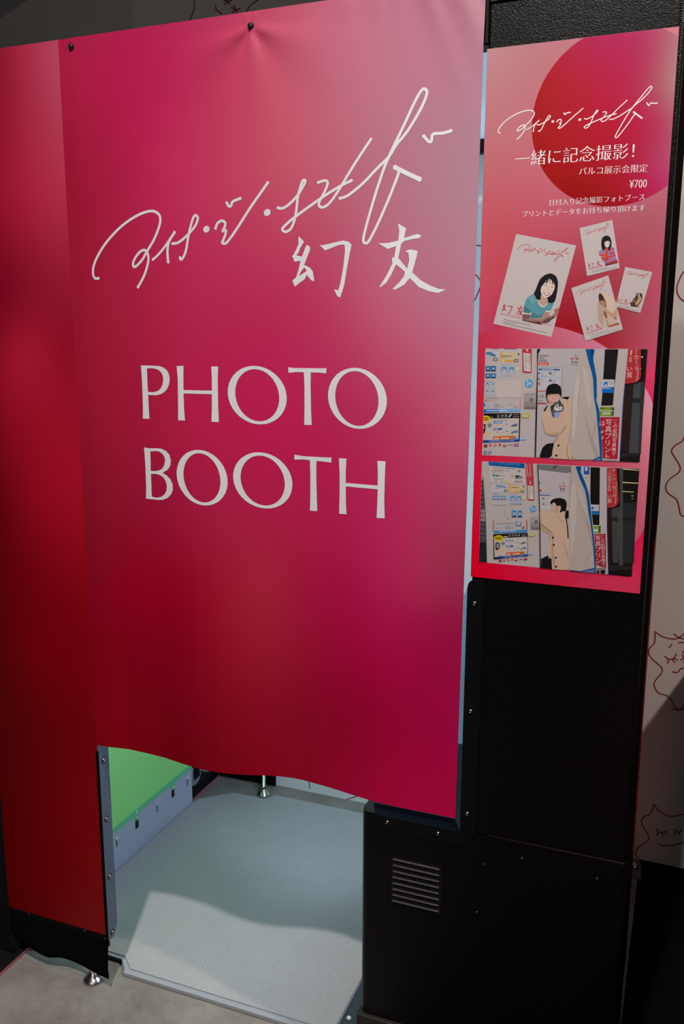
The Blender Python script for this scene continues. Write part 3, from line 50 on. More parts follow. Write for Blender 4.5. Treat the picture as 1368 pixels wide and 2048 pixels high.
PH2 = [[174,164,161,165,2144,2752,2157,2747,354,168,351],[72,74,74,175,1821,195,1822,243,1361,272,1012,310,351,169,345],[150,145,142,167,2140,193,1822,175,1821],[128,124,121,177,1307,247,1312,264,1088,176,1087],[36,33,33,169,709,290,719,310,351,169,345],[30,29,29,163,1790,203,1788,203,1778,163,1780],[30,29,29,162,1712,209,1710,209,1700,162,1701],[30,29,29,160,1633,215,1632,215,1621,161,1622],[30,29,29,159,1554,221,1553,221,1543,159,1543],[30,29,29,158,1475,227,1475,227,1464,158,1464],[30,29,29,156,1395,233,1396,233,1386,157,1385],[30,29,29,155,1316,239,1317,239,1307,155,1305],[30,29,29,154,1236,245,1238,245,1228,154,1226],[30,29,29,157,1157,251,1159,251,1149,157,1146],[30,29,29,159,1077,257,1080,257,1069,160,1066],[30,29,29,162,997,263,1001,263,990,162,987],[30,29,29,165,917,269,921,269,910,165,907],[30,29,29,167,837,275,841,275,831,168,826],[30,29,29,170,757,281,762,281,751,170,746],[30,29,29,172,676,287,682,287,671,173,666],[30,29,29,175,596,293,602,293,591,175,585],[30,29,29,178,515,299,522,299,511,178,504],[30,29,29,180,434,305,441,306,431,181,424],[30,29,29,170,1820,177,1821,183,353,174,352],[50,85,130,188,1879,198,1879,272,1130,317,351,308,350,262,1129],[15,80,140,279,2143,897,2146,900,2059,290,2077],('もっと便利な証明写真。',[70,135,185],(315,2102),(869,2091),0),[182,174,171,293,2074,904,2057,923,1792,321,1783],[110,105,104,346,2051,742,2041,743,2031,346,2041],('証明写真データ',[50,46,46],(344,1971),(641,1976),0),('をダウンロード！',[80,76,76],(350,1940),(554,1944),0),[30,120,160,359,1927,398,1929,399,1891,361,1889],[85,82,82,410,1919,439,1921,440,1894,411,1892],[85,82,82,447,1919,476,1921,477,1894,448,1892],[140,135,134,487,1914,578,1914,579,1903,488,1902],[192,162,146,646,1926,673,1959,724,1942,740,1875,648,1866],[170,60,55,696,1926,724,1928,714,1904],[60,65,72,749,1932,791,1937,873,1913,870,1881,755,1876],[165,165,170,793,1904,862,1903,863,1889,793,1891],[95,92,95,788,2025,832,2028,834,1991,789,1988],[175,168,168,799,2017,822,2018,822,2001,800,2000],[200,165,70,588,1831,640,1834,642,1796,590,1793],[186,178,176,602,1818,627,1819,628,1804,603,1803],[180,40,55,874,1831,873,1823,868,1817,862,1814,854,1813,847,1816,843,1822,841,1829,842,1836,846,1843,853,1846,860,1847,867,1844,872,1838],[190,170,170,846,1832,868,1833,869,1828,846,1826],[110,105,106,742,1834,831,1833,832,1815,742,1816],[150,160,175,493,1823,550,1826,551,1802,494,1799],[195,120,70,414,1835,429,1836,430,1790,416,1789],[130,126,126,370,1855,558,1858,558,1847,370,1844],[180,176,178,339,1750,621,1750,625,1628,344,1621],[110,135,165,425,1746,516,1749,597,1726,604,1692,541,1705,426,1709],[192,170,132,652,1764,913,1763,911,1640,663,1630],[195,155,75,652,1764,691,1763,682,1634,663,1633],[195,150,80,746,1661,848,1659,846,1637,742,1633],[60,62,85,886,1761,913,1763,903,1719],[95,88,80,699,1727,817,1726,817,1715,699,1715],[130,130,135,376,1690,507,1691,507,1682,376,1681],[72,76,92,565,1676,623,1679,625,1637,566,1633],[172,165,165,575,1667,614,1670,615,1646,576,1643],[90,92,105,576,1657,614,1659,614,1655,576,1652],[72,76,92,849,1681,907,1685,909,1643,851,1639],[172,165,165,859,1673,897,1675,898,1652,860,1649],[90,92,105,860,1663,898,1665,898,1661,860,1658],[130,145,170,368,1594,488,1595,488,1583,368,1582],[150,160,175,675,1608,793,1609,794,1596,675,1595],[120,160,200,365,1555,614,1572,617,1499,368,1482],[120,110,115,373,1482,380,1497,392,1505,405,1506,418,1500,426,1485],[30,28,30,413,1531,411,1517,403,1509,394,1508,386,1516,382,1528,385,1542,392,1550,402,1551,410,1543],[186,168,160,410,1524,408,1512,402,1505,395,1504,389,1511,386,1522,388,1533,394,1541,401,1541,407,1535],[120,110,115,436,1486,442,1501,455,1510,467,1511,480,1504,488,1490],[30,28,30,476,1535,473,1522,466,1513,456,1512,448,1520,444,1533,447,1546,454,1554,464,1555,472,1548],[186,168,160,472,1528,470,1516,465,1509,457,1509,451,1515,448,1526,450,1538,456,1545,463,1546,469,1539],[120,110,115,498,1490,505,1506,517,1514,529,1515,542,1508,550,1494],[30,28,30,538,1539,535,1526,528,1517,518,1517,510,1524,507,1537,509,1550,517,1559,526,1559,534,1552],[186,168,160,534,1532,532,1521,527,1513,519,1513,513,1519,511,1530,512,1542,518,1549,525,1550,532,1543],[120,110,115,560,1495,567,1510,579,1518,591,1519,604,1513,612,1498],[30,28,30,600,1543,597,1530,590,1521,580,1521,572,1528,569,1541,571,1554,579,1563,588,1563,596,1556],[186,168,160,596,1536,594,1525,589,1518,581,1517,575,1524,573,1535,574,1546,580,1553,587,1554,593,1547],[172,176,182,378,1452,618,1469,620,1402,381,1385],[150,148,152,386,1385,392,1399,404,1407,416,1408,428,1402,436,1389],[130,128,132,424,1430,422,1418,415,1410,405,1409,398,1416,394,1428,397,1440,404,1448,413,1448,421,1441],[186,168,160,421,1423,419,1413,414,1406,407,1406,401,1412,398,1422,400,1432,405,1439,413,1440,418,1434],[150,148,152,446,1390,452,1404,464,1411,476,1412,488,1406,496,1393],[130,128,132,484,1434,482,1422,475,1414,466,1414,458,1420,454,1432,457,1444,464,1452,473,1452,481,1446],[186,168,160,481,1428,479,1417,474,1411,467,1410,461,1416,458,1426,460,1437,466,1443,473,1444,479,1438],[150,148,152,506,1394,512,1408,524,1415,536,1416,548,1410,556,1397],[130,128,132,544,1438,542,1426,535,1418,525,1418,518,1425,514,1436,517,1448,524,1456,533,1457,541,1450],[186,168,160,541,1432,539,1422,534,1415,527,1414,521,1420,518,1430,520,1441,525,1447,532,1448,538,1442],[150,148,152,566,1398,572,1412,584,1420,596,1420,608,1415,616,1402],[130,128,132,604,1442,602,1430,594,1423,585,1422,577,1429,574,1440,577,1452,584,1460,593,1461,601,1454],[186,168,160,601,1436,599,1426,593,1419,586,1419,581,1425,578,1435,580,1445,585,1452,592,1452,598,1446],[90,150,200,673,1569,765,1575,769,1498,676,1491],[165,160,165,684,1492,694,1508,712,1517,731,1518,750,1512,761,1497],[30,28,30,744,1544,740,1530,729,1521,714,1520,702,1528,697,1541,701,1555,712,1564,727,1565,739,1558],[186,168,160,738,1537,735,1525,727,1517,716,1516,707,1523,703,1535,706,1547,715,1555,725,1555,735,1549],[90,150,200,778,1573,871,1579,874,1503,781,1496],[165,160,165,789,1497,799,1513,817,1522,836,1523,855,1517,867,1502],[30,28,30,849,1548,845,1535,834,1526,819,1525,807,1532,802,1545,806,1559,818,1568,832,1569,844,1562],[186,168,160,844,1541,841,1529,832,1521,821,1521,812,1527,808,1539,811,1551,820,1559,831,1559,840,1553],[195,180,130,935,1557,933,1541,925,1528,914,1520,901,1519,889,1525,880,1538,877,1553,879,1569,886,1582,898,1590,911,1591,923,1585,931,1573],[130,170,205,687,1455,880,1469,881,1436,688,1422],[110,110,120,692,1422,697,1429,707,1433,717,1434,726,1431,733,1425],[30,28,30,724,1445,721,1439,715,1435,708,1434,702,1438,699,1443,701,1449,707,1453,715,1454,721,1451],[186,168,160,721,1442,719,1437,715,1433,709,1433,704,1436,702,1441,704,1446,708,1449,714,1450,719,1447],[110,110,120,740,1426,746,1433,755,1437,765,1437,775,1435,781,1428],[30,28,30,772,1449,770,1442,764,1438,757,1438,750,1441,748,1447,750,1453,756,1457,763,1457,769,1454],[186,168,160,769,1445,768,1440,763,1437,757,1436,753,1439,751,1444,752,1449,757,1453,763,1453,767,1450],[110,110,120,789,1429,794,1436,804,1440,814,1441,823,1438,829,1432],[30,28,30,820,1452,818,1446,812,1442,805,1441,799,1445,796,1450,798,1456,804,1460,812,1461,818,1458],[186,168,160,818,1449,816,1444,812,1440,806,1440,801,1442,799,1447,801,1453,805,1456,811,1456,816,1454],[110,110,120,837,1432,843,1440,852,1444,862,1444,872,1442,878,1435],[30,28,30,869,1455,867,1449,861,1445,853,1445,847,1448,844,1454,847,1460,852,1464,860,1464,866,1461],[186,168,160,866,1452,864,1447,860,1443,854,1443,849,1446,848,1451,849,1456,853,1459,859,1460,864,1457],[95,150,200,709,1322,800,1329,805,1206,714,1199],[76,62,62,721,1199,731,1225,749,1238,767,1240,786,1229,798,1205],[30,28,30,779,1280,776,1258,765,1244,751,1243,739,1255,734,1277,737,1299,748,1313,762,1314,774,1302],[186,168,160,774,1269,772,1250,763,1237,753,1237,744,1248,739,1266,742,1285,750,1297,761,1298,770,1287],[95,150,200,809,1326,898,1332,903,1213,814,1206],[76,62,62,821,1207,831,1232,848,1245,866,1246,884,1236,896,1213],[30,28,30,878,1285,874,1264,864,1250,850,1249,839,1261,833,1282,837,1303,847,1317,861,1318,873,1306],[186,168,160,873,1274,870,1256,863,1244,852,1243,843,1254,839,1272,842,1290,850,1302,860,1303,869,1292],[196,155,158,629,1175,684,1220,696,1167],[165,155,155,583,1334,600,1335,613,1237,598,1236],[172,85,95,398,1122,413,1123,420,936,405,935],[165,40,55,969,1178,982,1179,997,995,982,994],[150,170,190,451,1038,491,1042,493,983,453,980],[165,165,170,514,1043,548,1046,550,994,516,991],[150,146,148,623,1050,686,1055,688,999,625,994],[160,150,148,703,1035,748,1039,749,1014,704,1010],[110,120,140,784,1135,894,1126,889,1060,796,1052],[175,172,175,807,1123,870,1118,869,1078,815,1073],[120,115,118,897,1051,949,1055,951,1021,899,1016],[150,145,146,450,1072,768,1109,769,1100,450,1063],[40,125,190,408,935,996,1001,997,976,985,960,421,899],[165,185,205,512,940,802,971,803,957,512,926],[25,22,22,410,877,1001,950,1025,545,432,422],[182,173,168,427,802,998,876,1015,566,448,464],[190,180,178,591,853,662,863,662,847,592,837],('スマホ',[190,182,178],(670,844),(829,867),0),[150,165,190,834,883,858,918,872,910,846,867],[110,108,108,895,913,979,926,980,912,896,899],[110,108,108,896,885,980,898,981,886,897,874],[205,172,20,589,818,585,801,574,785,556,772,533,762,507,757,481,757,457,763,438,773,426,787,421,804,425,821,436,837,454,850,477,860,503,865,529,864,553,859,572,848,584,834],[70,60,20,441,823,556,837,557,822,442,807],[70,60,20,448,797,563,811,563,797,448,783],[26,24,26,453,719,462,728,515,737,524,728,533,629,481,585,457,616],[150,148,150,472,709,509,715,514,639,479,630],[195,162,142,467,584,532,634,582,554,568,520,516,527,454,574,449,615],[145,140,140,623,725,620,707,610,692,594,682,576,681,560,687,548,700,543,718,547,736,557,751,573,761,591,762,607,756,619,742],[95,90,90,549,728,617,734,618,720,549,714],[205,180,40,570,624,602,627,603,584,571,581],[40,115,165,635,790,760,804,759,774,636,761],[180,186,196,650,784,747,793,747,781,650,772],[15,65,145,642,691,764,705,763,676,643,662],[180,186,200,654,684,716,691,717,679,654,672],[195,150,140,711,739,710,732,706,727,699,724,692,723,686,725,681,730,679,736,681,742,685,747,691,750,698,751,705,749,709,744],[190,140,120,772,730,791,760,796,746,781,728],[110,112,120,828,763,864,769,860,756,837,752],[60,60,66,885,740,901,765,910,749,897,734],[195,150,140,715,639,714,633,709,628,703,624,696,624,690,626,685,630,683,636,684,643,689,648,695,651,702,652,709,650,713,645],[190,140,120,776,631,795,660,800,647,785,629],[110,112,120,832,664,868,671,864,657,841,653],[60,60,66,889,641,905,666,914,650,901,635],[90,92,102,909,773,971,790,969,758,910,744],[80,95,130,924,681,989,699,986,669,925,658],[195,90,25,647,568,961,617,956,556,649,518],[195,180,165,661,546,722,555,723,532,662,524],[195,180,165,762,561,880,582,881,558,762,540],[15,60,140,500,487,1023,571,1025,539,495,445],('ご利用可能なモバイル決済',[182,178,184],(581,464),(945,524),0),[70,130,190,943,587,980,593,984,558,936,552],[150,50,45,521,433,571,437,573,392,523,388],[185,42,45,637,429,635,420,630,413,623,408,614,408,606,411,600,417,598,426,600,434,605,442,612,447,621,447,629,444,635,438],[185,170,165,627,428,626,424,624,421,620,418,616,418,612,420,609,423,608,427,609,431,611,434,615,436,619,437,623,435,626,432],[190,90,80,668,456,708,460,710,427,669,423],[175,35,45,773,456,771,449,767,443,761,439,754,439,747,441,743,446,741,453,742,461,746,467,752,471,760,471,766,469,771,463],[185,80,55,798,459,851,464,852,437,799,432],[120,115,118,876,478,947,485,947,473,876,466],[140,60,90,958,497,1016,503,1018,468,959,462],[170,40,55,914,2147,1038,2148,1095,1523,1016,1517,978,1530,954,1788],[186,176,172,966,1769,1060,1771,1081,1535,989,1538],('パスポート',[55,50,50],(996,1751),(1015,1565),1),[140,130,128,1040,1748,1047,1749,1052,1624,1046,1624],('証明写真機で',[195,160,158],(986,2140),(1014,1899),1),('い賞',[195,172,170],(1003,1887),(1012,1786),1),[195,150,150,924,2137,939,2135,980,1909,965,1911],[60,140,195,1131,1379,1129,1362,1122,1346,1111,1333,1096,1324,1080,1321,1063,1322,1048,1329,1036,1340,1028,1355,1024,1371,1026,1389,1033,1404,1044,1417,1059,1426,1075,1430,1092,1428,1107,1422,1119,1411,1127,1396],[180,182,188,1100,1394,1122,1369,1108,1368,1111,1346,1096,1345,1095,1367,1081,1366],[180,182,188,1044,1413,1061,1414,1074,1335,1060,1334],[152,146,144,1039,1233,1195,1245,1204,1024,1054,1015],[134,127,124,1046,1121,1200,1133,1204,1024,1054,1015],[112,105,102,1052,1050,1203,1060,1204,1024,1054,1015],[60,56,54,1168,1153,1165,1141,1158,1130,1147,1124,1135,1123,1123,1127,1115,1137,1112,1149,1114,1161,1122,1172,1132,1178,1145,1179,1156,1175,1164,1165],[150,146,142,1153,1152,1152,1146,1149,1141,1143,1138,1137,1137,1132,1140,1128,1144,1126,1150,1128,1156,1131,1161,1136,1164,1142,1165,1148,1162,1152,1158],[160,170,70,1029,952,1112,962,1127,945,1128,917,1113,895,1032,886,1020,901,1018,934],[184,178,160,1037,935,1098,940,1099,908,1039,903],[165,170,190,1024,609,1110,617,1112,570,1026,562],[110,125,160,1026,571,1109,581,1109,573,1026,563],[172,164,166,1129,2142,1680,2142,1655,1798,1689,1126,1716,368,1254,350,1197,1316,1160,1767],[108,107,107,1129,2142,1673,2142,1674,2016,1148,2048],[70,70,70,1359,2080,1416,2146,1456,2143,1398,2075],[150,146,146,1601,2012,1637,2040,1673,2033,1674,2011],[176,170,170,1148,2047,1394,2033,1395,2013,1148,2027],[30,28,28,1110,2141,1129,2142,1163,1767,1199,1316,1256,351,1236,349,1181,1314,1141,1834],[60,58,58,1136,1879,1168,1847,1178,1797,1150,1829],[175,45,48,1162,1716,1199,1719,1200,1679,1164,1677],[178,173,174,1177,1646,1401,1654,1403,1385,1197,1370],[130,126,128,1176,1653,1403,1661,1404,1654,1177,1646],[40,80,135,1181,1627,1364,1631,1363,1617,1181,1610],[90,90,112,1218,1573,1257,1576,1258,1551,1220,1548],[90,90,112,1228,1477,1265,1480,1266,1455,1229,1452],[110,155,195,1210,1509,1337,1510,1337,1501,1211,1500],[150,148,152,1275,1579,1325,1583,1325,1578,1276,1575],[150,148,152,1276,1566,1325,1569,1326,1565,1276,1561],[150,148,152,1277,1552,1326,1555,1326,1551,1277,1548],[150,148,152,1280,1483,1329,1487,1329,1482,1280,1479],[150,148,152,1281,1470,1330,1473,1330,1469,1281,1465],[150,148,152,1281,1456,1331,1460,1331,1455,1281,1452],[165,50,52,1496,1802,1593,1806,1592,1783,1494,1779],[190,175,172,1512,1796,1577,1798,1577,1789,1513,1787],[70,66,68,1511,1758,1536,1760,1537,1729,1512,1728],[70,66,68,1557,1761,1583,1763,1585,1733,1559,1731],[130,126,128,1579,1847,1578,1840,1574,1835,1568,1831,1561,1831,1555,1834,1550,1839,1549,1845,1550,1852,1554,1858,1560,1861,1566,1862,1573,1859,1577,1854],[140,135,138,1499,1715,1596,1718,1597,1704,1499,1701],[190,162,140,1191,1327,1206,1356,1361,1356,1406,1331,1515,1339,1569,1355,1617,1290,1656,1180,1675,1011,1705,843,1734,559,1738,371,1656,353,1441,346,1425,460,1365,559,1375,814,1367,928,1221,1020,1210,1145],[172,143,122,1217,1117,1388,1005,1423,967,1375,814,1367,928,1221,1020],[130,104,88,1216,1136,1388,1013,1434,971,1383,999,1217,1120],[165,136,116,1423,967,1445,964,1449,648,1508,352,1475,349,1416,645],[160,132,112,1471,1336,1542,1228,1623,1143,1634,1133,1543,1205],[172,146,126,1581,889,1702,637,1734,444,1657,667],[24,21,22,1359,1509,1379,1550,1448,1583,1525,1594,1602,1571,1632,1517,1633,1461,1623,1381,1569,1343,1526,1340,1534,1386,1542,1443,1509,1463,1466,1449,1447,1493,1419,1513,1377,1467,1361,1481],[190,156,138,1382,1482,1419,1513,1447,1493,1466,1449,1493,1451,1530,1465,1542,1409,1519,1357,1482,1339,1428,1335,1383,1350,1371,1368,1377,1388,1359,1400,1371,1425,1380,1454],[110,70,60,1466,1449,1491,1426,1493,1389,1462,1344,1444,1338,1481,1371,1483,1416],[90,55,48,1387,1458,1411,1457,1411,1451,1387,1451],[165,95,85,1365,1388,1383,1387,1384,1381,1365,1381],[182,173,168,1537,1341,1584,1376,1604,1346,1581,1327],[24,21,22,1622,1387,1670,1385,1680,1261,1648,1245,1611,1290],[24,21,22,1611,1290,1645,1259,1669,1124,1682,1035,1693,910,1675,915,1663,1033,1645,1168],[24,21,22,1451,901,1450,893,1446,886,1439,882,1431,881,1424,884,1418,890,1416,898,1418,906,1422,913,1429,917,1437,918,1444,915,1449,909],[24,21,22,1470,776,1468,768,1464,761,1457,757,1449,757,1442,760,1437,765,1434,773,1436,781,1440,788,1447,792,1455,793,1462,790,1467,784],[24,21,22,1513,556,1512,547,1507,541,1500,536,1493,536,1485,538,1480,544,1478,552,1479,560,1484,567,1491,572,1499,572,1506,569,1511,563],[24,21,22,1528,401,1527,393,1523,386,1516,381,1508,381,1501,384,1495,389,1493,397,1495,406,1499,412,1506,417,1514,417,1521,415,1526,409],[24,21,22,1250,513,1364,582,1427,524,1443,348,1256,351],[180,170,165,1364,571,1397,537,1379,529],[168,157,149,1671,2141,1740,2142,1789,2029,1872,1868,1934,1705,1962,1574,2005,1376,2065,1044,2116,709,2142,438,1909,358,1745,357,1707,786,1676,1238,1667,1463,1683,1800,1688,2012],[179,168,160,1691,1745,1741,1915,1790,1584,1793,908,1751,561,1704,1127],[143,133,127,1812,1586,1895,1424,2017,1152,2113,765,2083,819,1957,1260],[146,136,130,2113,754,2054,658,1998,516,1986,526,2033,656],[176,166,158,1776,1862,1895,1636,1986,1318,1917,1414,1831,1631],[10,75,135,1740,2142,1830,2147,1830,2053,1926,1849,1982,1686,2021,1466,2070,1157,2117,879,2156,599,2170,352,2146,352,2142,438,2099,821,2043,1154,1994,1375,1949,1617,1921,1738,1814,1953],[6,55,105,1793,2145,1830,2147,1830,2053,1846,1999],[20,55,110,1745,364,1908,360,2141,440,2142,424,1909,344,1746,348],[85,110,150,1931,348,2142,424,2146,352,1931,346],[172,163,161,1832,2147,2251,2145,2302,1175,2373,352,2172,352,2156,599,2119,879,2072,1157,2023,1466,1984,1686,1928,1849,1832,2053],[24,20,20,1984,2141,2136,2144,2180,1177,2079,1174,2051,1346,2010,1599],[180,178,184,2020,1516,2157,1521,2159,1415,2041,1412],[25,95,165,2041,1412,2159,1415,2163,1352,2052,1346],[45,105,165,2033,1481,2075,1484,2078,1437,2035,1434],[120,125,140,2094,1482,2152,1483,2153,1473,2095,1472],[150,140,150,2096,1454,2149,1456,2149,1447,2096,1445],[20,80,150,1878,2146,1969,2148,1968,2015,1885,2017],[178,180,190,1897,2141,1936,2143,1940,2076,1901,2074],[175,175,180,1891,1996,1966,1995,1966,1933,1894,1938],[95,90,95,1898,1962,1960,1953,1961,1944,1899,1953],[120,115,118,1903,1982,1951,1980,1951,1972,1903,1974],[110,140,40,2081,1153,2205,1167,2204,1044,2104,1033],[60,75,50,2167,1162,2205,1167,2205,1046,2180,1044],[186,180,172,2092,1108,2163,1114,2165,1066,2102,1058],[184,176,170,2078,1166,2205,1176,2205,1167,2081,1153],[150,34,44,2106,1019,2288,1040,2332,460,2172,475,2156,599,2121,879],('写真プリント',[192,178,174],(2165,1007),(2209,422),1),('この証明写真機で',[190,176,172],(2239,1016),(2286,487),1),[115,106,104,2173,447,2328,457,2329,363,2178,355],[26,22,22,2224,378,2222,368,2216,359,2207,354,2197,353,2187,356,2180,363,2177,373,2179,383,2185,392,2194,397,2205,398,2214,395,2221,387],[26,22,22,2320,387,2317,372,2307,359,2292,351,2275,350,2259,355,2248,365,2243,380,2246,395,2256,408,2271,416,2288,418,2304,413,2315,402],[75,100,155,2244,2144,2252,2145,2306,1176,2377,352,2366,351,2298,1175],[22,20,20,2252,2145,2752,2155,2747,354,2375,352,2306,1176],[40,24,22,2291,1469,2360,1474,2435,558,2357,505],[58,62,65,2360,1474,2472,1521,2522,566,2435,558],[36,39,41,2372,1331,2473,1333,2477,1265,2376,1264],[38,40,42,2528,1580,2735,1594,2766,590,2591,550],[68,66,64,2437,2144,2500,2146,2592,528,2535,522,2472,1300,2485,1522],[30,32,34,2543,1344,2733,1355,2734,1293,2546,1281],[38,34,32,2383,507,2748,532,2747,475,2390,417],[196,176,142,2500,2146,2750,2138,2751,2125,2501,2129],[196,176,142,2507,1928,2753,1926,2752,1912,2508,1910],[196,176,142,2511,1776,2689,1777,2688,1765,2512,1762],[196,176,142,2654,1712,2690,1711,2691,1702,2655,1701],[196,176,142,2662,1663,2690,1662,2689,1654,2663,1654],[14,12,12,2391,2145,2427,2144,2462,1904,2481,1588,2464,1520,2394,1473,2288,1466,2287,1486,2388,1498,2448,1541,2456,1608],[165,45,48,2251,2145,2401,2145,2431,1902,2462,1608,2448,1541,2388,1493,2284,1480],[190,115,115,2399,1922,2412,1923,2424,1584,2402,1521,2406,1626],('ナンバーカード',[200,172,168],(2348,2139),(2385,1652),1),('い賞',[200,175,172],(2310,1714),(2323,1560),1),('この証明写真機',[195,150,148],(2294,2134),(2302,1757),1)]
